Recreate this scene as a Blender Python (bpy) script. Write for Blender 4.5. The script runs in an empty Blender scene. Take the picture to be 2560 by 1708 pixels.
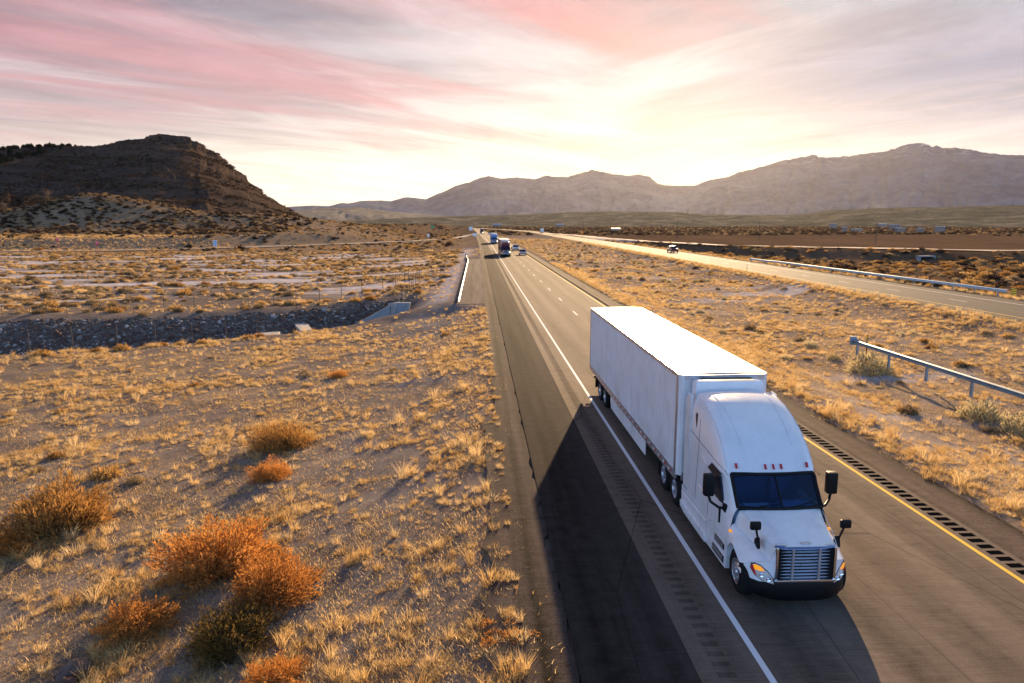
import bpy, bmesh, math, random
import numpy as np
from mathutils import Vector, Matrix

R = math.radians
rng = random.Random(7)
nr = np.random.default_rng(11)
scene = bpy.context.scene
COL = scene.collection
CAM_H, FPX, PITCH, YAW = 8.312, 1786.0, R(9.452), R(2.749)
SUN_AZ, SUN_EL = R(15.2), R(14.8)          # azimuth measured clockwise from +Y

# ------------------------------------------------------------------ photo ray -> place in the world
def ray(u, v):
    u = np.asarray(u, float); v = np.asarray(v, float)
    x = (u - 1280) / FPX; w = -(v - 854) / FPX
    cp, sp = math.cos(PITCH), math.sin(PITCH)
    d = cp + w * sp; Z = w * cp - sp
    c, s = math.cos(YAW), math.sin(YAW)
    return x * c + d * s, -x * s + d * c, Z
def on_z(u, v, z=0.0):
    X, Y, Z = ray(u, v); t = (z - CAM_H) / Z
    return float(X * t), float(Y * t)
def on_y(u, v, y):
    X, Y, Z = ray(u, v); t = y / Y
    return float(X * t), float(Z * t + CAM_H)
def project(X, Y, Z):
    c, s = math.cos(YAW), math.sin(YAW)
    x = X * c - Y * s; d = X * s + Y * c; z = Z - CAM_H
    cp, sp = math.cos(PITCH), math.sin(PITCH)
    dep = d * cp - z * sp; up = z * cp + d * sp
    dep = np.maximum(dep, 1e-3)
    return 1280 + FPX * x / dep, 854 - FPX * up / dep, dep

# ------------------------------------------------------------------ numpy noise
_perm = np.random.default_rng(3).permutation(512)
_gr = np.random.default_rng(4).uniform(-1, 1, (512, 2))
_gr /= np.linalg.norm(_gr, axis=1)[:, None]
def perlin(x, y):
    x = np.asarray(x, float); y = np.asarray(y, float)
    xi = np.floor(x).astype(int); yi = np.floor(y).astype(int)
    xf = x - xi; yf = y - yi
    u = xf * xf * xf * (xf * (xf * 6 - 15) + 10); v = yf * yf * yf * (yf * (yf * 6 - 15) + 10)
    def g(a, b, dx, dy):
        h = _perm[(_perm[(xi + a) & 511] + yi + b) & 511]
        gv = _gr[h]
        return gv[..., 0] * dx + gv[..., 1] * dy
    n00 = g(0, 0, xf, yf); n10 = g(1, 0, xf - 1, yf); n01 = g(0, 1, xf, yf - 1); n11 = g(1, 1, xf - 1, yf - 1)
    return (n00 * (1 - u) + n10 * u) * (1 - v) + (n01 * (1 - u) + n11 * u) * v
def fbm(x, y, o=4, lac=2.03, g=0.5):
    a, s, t = 1.0, 0.0, 0.0
    for i in range(o):
        s = s + a * perlin(x + 17.3 * i, y - 9.1 * i); t += a; a *= g; x = x * lac; y = y * lac
    return s / t * 1.6
def ridged(x, y, o=4):
    a, s, t = 1.0, 0.0, 0.0
    for i in range(o):
        s = s + a * (1 - np.abs(perlin(x + 31.7 * i, y + 5.3 * i)) * 2.2); t += a; a *= 0.5; x = x * 2.07; y = y * 2.07
    return s / t
def sst(a, b, x):
    t = np.clip((np.asarray(x, float) - a) / (b - a), 0, 1)
    return t * t * (3 - 2 * t)
def lerp(a, b, t): return a + (b - a) * t

# ------------------------------------------------------------------ object helpers
def tag(o, label=None, cat=None, group=None, kind=None):
    if label: o['label'] = label
    if cat: o['category'] = cat
    if group: o['group'] = group
    if kind: o['kind'] = kind
    return o
def link(name, me, parent=None, loc=None, rz=0.0):
    o = bpy.data.objects.new(name, me); COL.objects.link(o)
    if parent is not None: o.parent = parent
    if loc is not None: o.location = loc
    if rz: o.rotation_euler = (0, 0, rz)
    return o
def thing(name, label, cat, loc=(0, 0, 0), rz=0.0, group=None):
    o = bpy.data.objects.new(name, None); COL.objects.link(o)
    o.empty_display_size = 0.2; o.location = loc; o.rotation_euler = (0, 0, rz)
    return tag(o, label, cat, group)
def kids(o): return list(o.children)
def copy_tree(o, parent=None):
    c = o.copy(); COL.objects.link(c)
    if parent is not None: c.parent = parent
    for ch in kids(o): copy_tree(ch, c)
    return c

class MB:
    """collects polygons, builds one mesh object"""
    def __init__(s): s.v = []; s.f = []; s.m = []; s.mi = 0
    def add(s, vs, fs):
        b = len(s.v); s.v += [tuple(map(float, p)) for p in vs]
        s.f += [tuple(i + b for i in f) for f in fs]; s.m += [s.mi] * len(fs)
        return s
    def box(s, x0, x1, y0, y1, z0, z1):
        return s.add([(x0, y0, z0), (x1, y0, z0), (x1, y1, z0), (x0, y1, z0), (x0, y0, z1), (x1, y0, z1), (x1, y1, z1), (x0, y1, z1)],
                     [(0, 3, 2, 1), (4, 5, 6, 7), (0, 1, 5, 4), (1, 2, 6, 5), (2, 3, 7, 6), (3, 0, 4, 7)])
    def rbox(s, x0, x1, y0, y1, z0, z1, r=0.03):
        """box with all edges chamfered"""
        bm = bmesh.new(); bmesh.ops.create_cube(bm, size=1.0)
        for v in bm.verts:
            v.co = Vector(((x0 + x1) / 2 + v.co.x * (x1 - x0), (y0 + y1) / 2 + v.co.y * (y1 - y0), (z0 + z1) / 2 + v.co.z * (z1 - z0)))
        bmesh.ops.bevel(bm, geom=bm.edges[:], offset=r, segments=2, affect='EDGES', profile=0.6)
        return s.frombm(bm)
    def frombm(s, bm):
        bm.verts.index_update()
        s.add([v.co for v in bm.verts], [[v.index for v in f.verts] for f in bm.faces]); bm.free(); return s
    def tube(s, pts, r, n=8, cap=True, r1=None):
        pts = [Vector(p) for p in pts]; rings = []
        N = len(pts)
        for i, p in enumerate(pts):
            d = (pts[min(i + 1, N - 1)] - pts[max(i - 1, 0)]).normalized()
            a = d.orthogonal().normalized() if abs(d.z) > 0.98 else d.cross(Vector((0, 0, 1))).normalized()
            b = d.cross(a)
            rr = r if r1 is None else r + (r1 - r) * i / max(1, N - 1)
            rings.append([p + (a * math.cos(2 * math.pi * k / n) + b * math.sin(2 * math.pi * k / n)) * rr for k in range(n)])
        return s.loft(rings, True, cap)
    def loft(s, rings, closed=False, cap=False):
        n = len(rings[0]); vs = [p for r_ in rings for p in r_]; fs = []
        for i in range(len(rings) - 1):
            for k in range(n if closed else n - 1):
                k2 = (k + 1) % n
                fs.append((i * n + k, i * n + k2, (i + 1) * n + k2, (i + 1) * n + k))
        if cap:
            fs.append(tuple(range(n - 1, -1, -1))); fs.append(tuple((len(rings) - 1) * n + k for k in range(n)))
        return s.add(vs, fs)
    def prism(s, poly, axis, a, b):
        """poly of 2D points extruded along axis from a to b; axis x: (y,z); y: (x,z); z: (x,y)"""
        def P(q, t): return {'x': (t, q[0], q[1]), 'y': (q[0], t, q[1]), 'z': (q[0], q[1], t)}[axis]
        n = len(poly)
        return s.add([P(q, a) for q in poly] + [P(q, b) for q in poly],
                     [tuple(range(n)), tuple(range(2 * n - 1, n - 1, -1))] + [(k, n + k, n + (k + 1) % n, (k + 1) % n) for k in range(n)])
    def lathe(s, prof, c, axis='x', n=28, sgn=1):
        """prof (offset along axis, radius)"""
        rings = []
        for k in range(n):
            a = 2 * math.pi * k / n; ca, sa = math.cos(a), math.sin(a)
            ring = []
            for (t, r) in prof:
                if axis == 'x': ring.append((c[0] + sgn * t, c[1] + r * ca, c[2] + r * sa))
                elif axis == 'z': ring.append((c[0] + r * ca, c[1] + r * sa, c[2] + t))
                else: ring.append((c[0] + r * ca, c[1] + sgn * t, c[2] + r * sa))
            rings.append(ring)
        m = len(prof); vs = [p for r_ in rings for p in r_]; fs = []
        for k in range(n):
            k2 = (k + 1) % n
            for i in range(m - 1): fs.append((k * m + i, k * m + i + 1, k2 * m + i + 1, k2 * m + i))
        return s.add(vs, fs)
    def sphere(s, c, r, sx=1, sy=1, sz=1, u=10, v=6):
        bm = bmesh.new(); bmesh.ops.create_uvsphere(bm, u_segments=u, v_segments=v, radius=r)
        for q in bm.verts: q.co = Vector((c[0] + q.co.x * sx, c[1] + q.co.y * sy, c[2] + q.co.z * sz))
        return s.frombm(bm)
    def mesh(s, name, mats, smooth=0.0):
        me = bpy.data.meshes.new(name); me.from_pydata(s.v, [], s.f)
        for m in (mats if isinstance(mats, (list, tuple)) else [mats]): me.materials.append(m)
        me.polygons.foreach_set('material_index', s.m)
        bm = bmesh.new(); bm.from_mesh(me)
        bmesh.ops.recalc_face_normals(bm, faces=bm.faces); bm.to_mesh(me); bm.free()
        if smooth:
            me.shade_smooth(); me.set_sharp_from_angle(angle=R(smooth))
        return me
    def build(s, name, mats, parent=None, smooth=0.0, loc=None, rz=0.0):
        return link(name, s.mesh(name, mats, smooth), parent, loc, rz)
    def each(s, name, mats, parent=None, smooth=0.0):
        """every connected piece becomes an object of its own"""
        up = list(range(len(s.v)))
        def find(a):
            while up[a] != a: up[a] = up[up[a]]; a = up[a]
            return a
        for f in s.f:
            for k in f[1:]: up[find(k)] = find(f[0])
        groups = {}
        for f in s.f: groups.setdefault(find(f[0]), []).append(f)
        out = []
        for fs in groups.values():
            ids = sorted({k for f in fs for k in f}); ix = {k: i for i, k in enumerate(ids)}
            out.append(MB().add([s.v[k] for k in ids], [[ix[k] for k in f] for f in fs]).build(name, mats, parent, smooth))
        return out

def np_mesh(name, V, F, mat=None, smooth=False, attrs=None, uv=None):
    """fast mesh from arrays of quads/tris"""
    me = bpy.data.meshes.new(name)
    V = np.asarray(V, np.float32); F = np.asarray(F, np.int32)
    me.vertices.add(len(V)); me.vertices.foreach_set('co', V.ravel())
    k = F.shape[1]
    me.loops.add(F.size); me.loops.foreach_set('vertex_index', F.ravel())
    me.polygons.add(len(F)); me.polygons.foreach_set('loop_start', np.arange(0, F.size, k, dtype=np.int32))
    me.polygons.foreach_set('use_smooth', np.full(len(F), smooth))
    for n_, (t, A) in (attrs or {}).items():
        a = me.attributes.new(n_, t, 'POINT')
        a.data.foreach_set({'FLOAT': 'value', 'INT': 'value', 'FLOAT_VECTOR': 'vector', 'FLOAT_COLOR': 'color'}[t], np.asarray(A, np.int32 if t == 'INT' else np.float32).ravel())
    if uv is not None:
        l = me.uv_layers.new(name='uv'); l.data.foreach_set('uv', np.asarray(uv, np.float32)[F.ravel()].ravel())
    if mat: me.materials.append(mat)
    me.update(calc_edges=True); me.validate()
    return me
def grid_faces(ny, nx):
    i, j = np.meshgrid(np.arange(ny - 1), np.arange(nx - 1), indexing='ij')
    a = (i * nx + j).ravel()
    return np.stack([a, a + 1, a + nx + 1, a + nx], 1)

# ------------------------------------------------------------------ materials
class NT:
    def __init__(s, m):
        m.use_nodes = True; s.t = m.node_tree; s.t.nodes.clear()
    def n(s, typ, ins=None, **kw):
        nd = s.t.nodes.new(typ)
        for k, v in kw.items(): setattr(nd, k, v)
        for k, v in (ins or {}).items():
            sock = nd.inputs[k]
            if isinstance(v, bpy.types.NodeSocket): s.t.links.new(v, sock)
            elif isinstance(v, bpy.types.Node): s.t.links.new(v.outputs[0], sock)
            else: sock.default_value = (*v, 1) if isinstance(v, tuple) and len(v) == 3 and sock.type == 'RGBA' else v
        return nd
    def math(s, op, a, b=0.0, c=0.0, clamp=False):
        nd = s.n('ShaderNodeMath', {0: a, 1: b, 2: c}, operation=op); nd.use_clamp = clamp; return nd.outputs[0]
    def ramp(s, fac, stops, interp='LINEAR'):
        nd = s.n('ShaderNodeValToRGB', {0: fac}); cr = nd.color_ramp; cr.interpolation = interp
        while len(cr.elements) < len(stops): cr.elements.new(0.5)
        for e, (p, c) in zip(cr.elements, stops):
            e.position = p; e.color = (*c, 1) if len(c) == 3 else c
        return nd.outputs[0]
    def mix(s, f, a, b, mode='MIX'):
        nd = s.n('ShaderNodeMix', data_type='RGBA', blend_type=mode, clamp_factor=True)
        for sock, v in zip((nd.inputs[0], nd.inputs[6], nd.inputs[7]), (f, a, b)):
            if isinstance(v, bpy.types.NodeSocket): s.t.links.new(v, sock)
            else: sock.default_value = (*v, 1) if isinstance(v, tuple) and len(v) == 3 else v
        return nd.outputs[2]
    def noise(s, vec, scale, detail=4, rough=0.55, dist=0.0):
        return s.n('ShaderNodeTexNoise', {'Vector': vec, 'Scale': scale, 'Detail': detail, 'Roughness': rough, 'Distortion': dist}).outputs[0]
    def smooth(s, x, a, b):
        return s.n('ShaderNodeMapRange', {0: x, 1: a, 2: b, 3: 0.0, 4: 1.0}, interpolation_type='SMOOTHSTEP').outputs[0]
    def out(s, sh): s.n('ShaderNodeOutputMaterial', {0: sh})

def pmat(name, col, rough=0.5, metal=0.0, var=0.12, scale=6.0, bump=0.0, coat=0.0, spec=0.5, emit=None, bdist=0.01, trans=0.0):
    """painted / metal / plastic surface with slight procedural variation and grime"""
    m = bpy.data.materials.new(name); t = NT(m)
    tc = t.n('ShaderNodeTexCoord').outputs['Object']
    nz = t.noise(tc, scale, 5, 0.6)
    k = t.n('ShaderNodeMapRange', {0: nz, 1: 0.3, 2: 0.7, 3: 1 - var, 4: 1 + var * 0.5}).outputs[0]
    c = t.n('ShaderNodeVectorMath', {0: col, 3: k}, operation='SCALE').outputs[0]
    ins = {'Base Color': c, 'Roughness': t.n('ShaderNodeMapRange', {0: nz, 1: 0.3, 2: 0.7, 3: max(0.02, rough * 0.85), 4: min(1, rough * 1.2)}).outputs[0],
           'Metallic': metal, 'Coat Weight': coat, 'Coat Roughness': 0.08, 'Specular IOR Level': spec, 'Transmission Weight': trans}
    if emit: ins['Emission Color'] = emit[0]; ins['Emission Strength'] = emit[1]
    if bump: ins['Normal'] = t.n('ShaderNodeBump', {'Height': t.noise(tc, scale * 6, 4), 'Strength': bump, 'Distance': bdist}).outputs[0]
    t.out(t.n('ShaderNodeBsdfPrincipled', ins).outputs[0]); return m

def leafmat(name, c1, c2, c3, trans=0.45, rough=0.8):
    """dry blades and leaves: colour differs by plant (object random) and along the plant; light passes through"""
    m = bpy.data.materials.new(name); t = NT(m)
    rnd = t.n('ShaderNodeObjectInfo').outputs['Random']
    pos = t.n('ShaderNodeNewGeometry').outputs['Position']
    nz = t.noise(pos, 3.0, 3, 0.6); nf = t.noise(pos, 23.0, 2, 0.6)
    f = t.math('ADD', t.math('MULTIPLY', rnd, 0.55), t.math('MULTIPLY', nz, 0.45))
    c = t.ramp(f, [(0.2, c1), (0.5, c2), (0.8, c3)])
    k = t.n('ShaderNodeMapRange', {0: nf, 1: 0.3, 2: 0.7, 3: 0.7, 4: 1.2}).outputs[0]
    c = t.n('ShaderNodeVectorMath', {0: c, 3: k}, operation='SCALE').outputs[0]
    d = t.n('ShaderNodeBsdfDiffuse', {'Color': c, 'Roughness': rough}).outputs[0]
    tr = t.n('ShaderNodeBsdfTranslucent', {'Color': c}).outputs[0]
    t.out(t.n('ShaderNodeMixShader', {0: trans, 1: d, 2: tr}).outputs[0]); return m

M = {}
M['white'] = pmat('white_paint', (0.78, 0.78, 0.79), 0.22, 0, 0.05, 2.0, coat=0.5)
M['white_panel'] = pmat('trailer_panel', (0.74, 0.73, 0.74), 0.38, 0, 0.08, 1.3)
def grime(m, amount, col):
    """road film and rain streaks running down a painted side"""
    nt = m.node_tree; bs = next(n for n in nt.nodes if n.type == 'BSDF_PRINCIPLED'); src = bs.inputs['Base Color'].links[0].from_socket
    t = NT.__new__(NT); t.t = nt
    tc = t.n('ShaderNodeTexCoord').outputs['Object']
    st = t.noise(t.n('ShaderNodeVectorMath', {0: tc, 1: (7, 7, 0.35)}, operation='MULTIPLY').outputs[0], 1.0, 5, 0.65)
    sp = t.noise(tc, 1.1, 6, 0.7); z = t.n('ShaderNodeSeparateXYZ', {0: tc}).outputs[2]
    low = t.n('ShaderNodeMapRange', {0: z, 1: 0.2, 2: 2.6, 3: 1.0, 4: 0.25}).outputs[0]
    f = t.math('MULTIPLY', t.math('ADD', t.math('MULTIPLY', t.smooth(st, 0.42, 0.72), 0.6), t.math('MULTIPLY', t.smooth(sp, 0.45, 0.7), 0.7)), t.math('MULTIPLY', low, amount))
    nt.links.new(t.mix(f, src, col), bs.inputs['Base Color'])
grime(M['white_panel'], 0.75, (0.38, 0.34, 0.31)); grime(M['white'], 0.5, (0.42, 0.38, 0.34))
M['roof_white'] = pmat('trailer_roof', (0.8, 0.8, 0.8), 0.4, 0, 0.06, 1.0)
M['alu'] = pmat('aluminium_rail', (0.55, 0.55, 0.57), 0.35, 0.8, 0.15, 5)
M['chrome'] = pmat('chrome', (0.8, 0.82, 0.86), 0.12, 1.0, 0.05, 4)
M['black'] = pmat('black_plastic', (0.005, 0.005, 0.006), 0.5, 0, 0.2, 6, spec=0.2)
M['rubber'] = pmat('tyre_rubber', (0.008, 0.008, 0.009), 0.8, 0, 0.3, 12, bump=0.3, spec=0.2)
M['steel'] = pmat('wheel_steel', (0.62, 0.62, 0.64), 0.3, 0.85, 0.15, 9)
M['chassis'] = pmat('chassis_metal', (0.01, 0.01, 0.011), 0.6, 0.2, 0.3, 6, spec=0.3)
M['seam'] = pmat('seam_dark', (0.05, 0.05, 0.055), 0.7)
M['red_lens'] = pmat('red_lens', (0.5, 0.02, 0.02), 0.25, 0, 0.1, 20)
M['amber'] = pmat('amber_lens', (0.95, 0.36, 0.02), 0.2, 0, 0.1, 20, emit=((1, 0.35, 0.02), 0.25))
M['lens'] = pmat('headlight_lens', (0.78, 0.70, 0.66), 0.12, 0.1, 0.2, 9, coat=1.0)
M['blue_glass'] = pmat('dark_glass', (0.006, 0.01, 0.025), 0.06, 0, 0.1, 3, coat=1.0)
M['seat'] = pmat('seat_fabric', (0.05, 0.065, 0.13), 0.8)
M['dash'] = pmat('dashboard', (0.16, 0.27, 0.42), 0.6)
M['paper'] = pmat('paper_sheet', (0.5, 0.7, 0.75), 0.6)
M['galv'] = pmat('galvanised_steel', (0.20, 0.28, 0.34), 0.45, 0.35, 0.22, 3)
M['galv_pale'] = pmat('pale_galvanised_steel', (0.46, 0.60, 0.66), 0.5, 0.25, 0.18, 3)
M['slat'] = pmat('grille_metal', (0.52, 0.58, 0.68), 0.3, 0.4, 0.1, 4)
M['wood'] = pmat('weathered_wood', (0.06, 0.045, 0.035), 0.9, 0, 0.35, 8, bump=0.3)
M['post'] = pmat('rusty_post', (0.07, 0.05, 0.045), 0.8, 0.3, 0.3, 20)
M['concrete'] = pmat('concrete', (0.26, 0.255, 0.25), 0.85, 0, 0.3, 1.2, bump=0.25)
M['sign_red'] = pmat('sign_red', (0.75, 0.03, 0.05), 0.5)
M['sign_white'] = pmat('sign_white', (0.75, 0.76, 0.78), 0.5)
M['sign_blue'] = pmat('sign_blue', (0.12, 0.3, 0.5), 0.5)
M['sign_green'] = pmat('sign_green', (0.02, 0.3, 0.12), 0.5)
M['sign_orange'] = pmat('sign_orange', (0.85, 0.25, 0.02), 0.5)
M['yellow'] = pmat('reflector_yellow', (0.8, 0.5, 0.03), 0.4)
M['roof_blue'] = pmat('roof_metal_blue', (0.20, 0.28, 0.33), 0.4, 0.3)
M['house_wall'] = pmat('house_wall', (0.2, 0.18, 0.165), 0.8)

def glassmat():
    m = bpy.data.materials.new('windscreen_glass'); t = NT(m)
    tr = t.n('ShaderNodeBsdfTransparent', {'Color': (0.48, 0.64, 0.84)}).outputs[0]
    gl = t.n('ShaderNodeBsdfGlossy', {'Color': (0.8, 0.9, 1.0), 'Roughness': 0.03}).outputs[0]
    fr = t.n('ShaderNodeFresnel', {'IOR': 1.5}).outputs[0]
    t.out(t.n('ShaderNodeMixShader', {0: t.math('MULTIPLY_ADD', fr, 0.8, 0.05), 1: tr, 2: gl}).outputs[0]); return m
M['glass'] = glassmat()

# ------------------------------------------------------------------ lie of the land
XW, XD, XY = 5.36, 9.03, 12.72            # white edge line, lane dashes, yellow edge line
def road_off(y):
    y = np.asarray(y, float)
    return np.where(y > 200, -3.2e-5 * (np.minimum(y, 440) - 200) ** 2 - 0.0154 * np.maximum(y - 440, 0), 0.0)
def opp_off(y):
    y = np.asarray(y, float)
    return np.where(y > 600, -3e-4 * (np.minimum(y, 820) - 600) ** 2 - 0.132 * np.maximum(y - 820, 0), 0.0)
FR_X, FR_Y = [56, 77, 102, 163, 300, 600], [520, 339, 263, 213, 170, 120]
RP_X, RP_Y = [-420, -172, -147, -123, -100, -41, -17, 4], [262, 266, 273, 290, 322, 392, 457, 545]
def near_lip(x): return np.clip(58.6 + (x + 36) * 0.55, 53, 74)
def far_lip(x): return np.interp(x, [-60, -40, -24, -14, -8], [85, 86.5, 88.5, 95, 99])
def chan(x, y):
    t = (y - near_lip(x)) / (far_lip(x) - near_lip(x))
    return sst(0, 0.28, t) * (1 - sst(0.5, 1.0, t)) * sst(-5, -13, x)
def height(x, y, fine=True):
    x = np.asarray(x, float); y = np.asarray(y, float)
    u = x - road_off(y); d = np.hypot(x, y)
    # left of the road
    lim = 0.85 - 3.7 * sst(70, 75, y) * (1 - sst(172, 190, y))
    e = np.maximum(0, lim - u)
    zl = -2.35 * (1 - np.exp(-e / 9.5))
    zl = zl - 3.1 * chan(x, y)
    yr = np.interp(x, RP_X, RP_Y); wl = sst(-40, -85, x)
    zl = zl + wl * (4.6 * sst(15, 42, y - yr) + 0.016 * np.clip(y - yr - 30, 0, 160))
    for (kx, ky, kh, sx, sy) in ((-226, 440, 17, 46, 45), (-330, 452, 15, 60, 38), (-168, 452, 6, 60, 40), (-120, 480, 5, 50, 60)):
        zl = zl + kh * np.exp(-((x - kx) / sx) ** 2 - ((y - ky) / sy) ** 2)
    # right of the road: swale, second carriageway, lowland below the frontage road
    uo = x - opp_off(y)
    zm = -1.05 * sst(15.0, 22, u) * (1 - sst(39, 45.8, uo))
    yf = np.interp(x, FR_X, FR_Y)
    low = sst(58.6, 76, uo) * np.where(x > 58, lerp(0.16, 1.0, sst(9, 28, yf - y + 5 * fbm(x / 30, y / 30, 2))), 0.16)
    zm = zm - 3.6 * low
    z = np.where(u < 7.5, zl, zm)
    flat = np.where(u < 7.5, sst(0.2, 6, e), np.maximum(sst(14.8, 18, u) * (1 - sst(42, 45.5, uo)), sst(59, 64, uo)))
    z = z + flat * (0.32 * fbm(x / 15, y / 15, 3) * sst(4, 40, d) + 0.10 * fbm(x / 3.1 + 40, y / 3.1, 2) * (1 - sst(60, 130, d)))
    z = z + flat * sst(150, 500, d) * 1.1 * fbm(x / 70, y / 70, 3)
    if fine: z = z + flat * 0.045 * fbm(x / 1.1, y / 1.1 + 9, 2) * (1 - sst(50, 90, d))
    onroad = ((u > 0.85) & (u < 14.6)) | ((uo > 45.6) & (uo < 58.8))
    apron = (u <= 0.85) & (e <= 0) & (u < 7.5)
    return np.where(onroad, -0.10, np.where(apron, -0.06, z))
def H(x, y): return float(height(np.array([x]), np.array([y]))[0])

def spaced(a, b, step, far_lo, far_hi, g):
    mid = list(np.arange(a, b + 1e-6, step)); lo = []; hi = []
    s, p = step, a
    while p > far_lo: s *= g; p -= s; lo.append(p)
    s, p = step, b
    while p < far_hi: s *= g; p += s; hi.append(p)
    return np.array(lo[::-1] + mid + hi)

def groundmat():
    m = bpy.data.materials.new('dry_soil'); t = NT(m)
    pos = t.n('ShaderNodeNewGeometry').outputs['Position']
    base = t.n('ShaderNodeAttribute', attribute_name='soil').outputs['Color']
    n1 = t.noise(pos, 0.55, 6, 0.65, 0.4); n2 = t.noise(pos, 5.0, 5, 0.7); n3 = t.noise(pos, 34.0, 3, 0.7)
    k = t.math('ADD', t.math('MULTIPLY', n1, 0.7), t.math('ADD', t.math('MULTIPLY', n2, 0.5), t.math('MULTIPLY', n3, 0.45)))
    k = t.n('ShaderNodeMapRange', {0: k, 1: 0.55, 2: 1.1, 3: 0.4, 4: 1.6}).outputs[0]
    c = t.n('ShaderNodeVectorMath', {0: base, 3: k}, operation='SCALE').outputs[0]
    vor = t.n('ShaderNodeTexVoronoi', {'Vector': pos, 'Scale': 9.0, 'Randomness': 1.0}).outputs['Distance']
    peb = t.math('MULTIPLY', t.smooth(vor, 0.22, 0.12), t.smooth(n2, 0.5, 0.62))
    c = t.mix(t.math('MULTIPLY', peb, 0.5), c, (0.42, 0.37, 0.33))
    h = t.math('ADD', t.math('MULTIPLY', n2, 0.6), t.math('ADD', t.math('MULTIPLY', n3, 0.25), t.math('MULTIPLY', peb, 0.2)))
    b = t.n('ShaderNodeBump', {'Height': h, 'Strength': 1.0, 'Distance': 0.14}).outputs[0]
    t.out(t.n('ShaderNodeBsdfPrincipled', {'Base Color': c, 'Roughness': 1.0, 'Specular IOR Level': 0.0, 'Normal': b}).outputs[0]); return m

def pale_mask(x, y):
    """bare, salt-pale ground: long patches across the flats and along the road foot"""
    n = fbm(x / 26 + 3, y / 9 + 7, 4)
    flats = sst(-2, -14, x) * sst(95, 115, y) * (1 - sst(230, 262, y))
    strip = np.exp(-((x + 4.5) / 2.6) ** 2) * sst(18, 34, y) * (1 - sst(70, 74, y)) * 0.15
    foot = np.exp(-((x + 3.6) / 2.5) ** 2) * sst(74, 84, y) * (1 - sst(240, 270, y)) * 0.8
    med = sst(14, 24, x) * (1 - sst(44, 46, x)) * (1 - sst(120, 260, y))
    return np.clip(sst(0.02, 0.22, n) * (flats * 0.95) + strip * 0.6 * sst(-0.3, 0.2, n) + foot + sst(0.12, 0.4, n) * med * 0.7, 0, 1)
def soil(x, y):
    n = fbm(x / 40, y / 40, 3)[..., None]; d = np.hypot(x, y)
    c = np.array([0.19, 0.152, 0.122]) * (1 + 0.3 * n)
    st = np.exp(-((x + 3.8) / 4.2) ** 2)[..., None] * sst(10, 18, y)[..., None] * (1 - sst(74, 90, y))[..., None]
    c = lerp(c, np.array([0.20, 0.172, 0.15]), st * 0.85)
    right = sst(14, 17, x - road_off(y))[..., None]
    c = lerp(c, np.array([0.27, 0.21, 0.155]) * (1 + 0.25 * n), right)
    far = sst(58, 66, x - opp_off(y))[..., None]
    c = lerp(c, np.array([0.115, 0.076, 0.048]) * (1 + 0.3 * n), far)
    kn = np.clip(np.exp(-((x + 240) / 75) ** 2 - ((y - 432) / 60) ** 2) * 1.3, 0, 1)[..., None]
    c = lerp(c, np.array([0.13, 0.095, 0.065]), kn * np.clip(0.75 + 1.0 * fbm(x / 22, y / 22, 3), 0, 1)[..., None])
    gold = (sst(230, 300, y) * (x < 20))[..., None] * 0.8
    c = lerp(c, np.array([0.23, 0.16, 0.095]) * (1 + 0.25 * n), gold)
    plain = (sst(420, 620, y) * 0.7)[..., None]
    c = lerp(c, np.array([0.085, 0.057, 0.037]) * (1 + 0.6 * fbm(x / 120, y / 25, 3)[..., None]), plain)
    c = lerp(c, np.array([0.50, 0.47, 0.48]), pale_mask(x, y)[..., None] * 0.85)
    c = lerp(c, np.array([0.085, 0.06, 0.05]), chan(x, y)[..., None] * 0.85)
    grav = (sst(-3.4, -2.6, x) * sst(70, 76, y) * (1 - sst(172, 188, y)) * (x < 3))[..., None]
    c = lerp(c, np.array([0.2, 0.165, 0.145]), grav)
    return np.clip(c, 0.01, 0.8)
xs = spaced(-60, 64, 0.5, -13000, 13000, 1.04); ys = spaced(-12, 112, 0.5, -60, 13000, 1.035)
GX, GY = np.meshgrid(xs, ys); GZ = height(GX, GY)
_c = soil(GX, GY); _c = np.concatenate([_c, np.ones(_c.shape[:2] + (1,))], -1)
me = np_mesh('ground', np.stack([GX, GY, GZ], -1).reshape(-1, 3), grid_faces(len(ys), len(xs)), groundmat(), True,
             {'soil': ('FLOAT_COLOR', _c.reshape(-1, 4))})
tag(link('ground', me), kind='structure')

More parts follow.
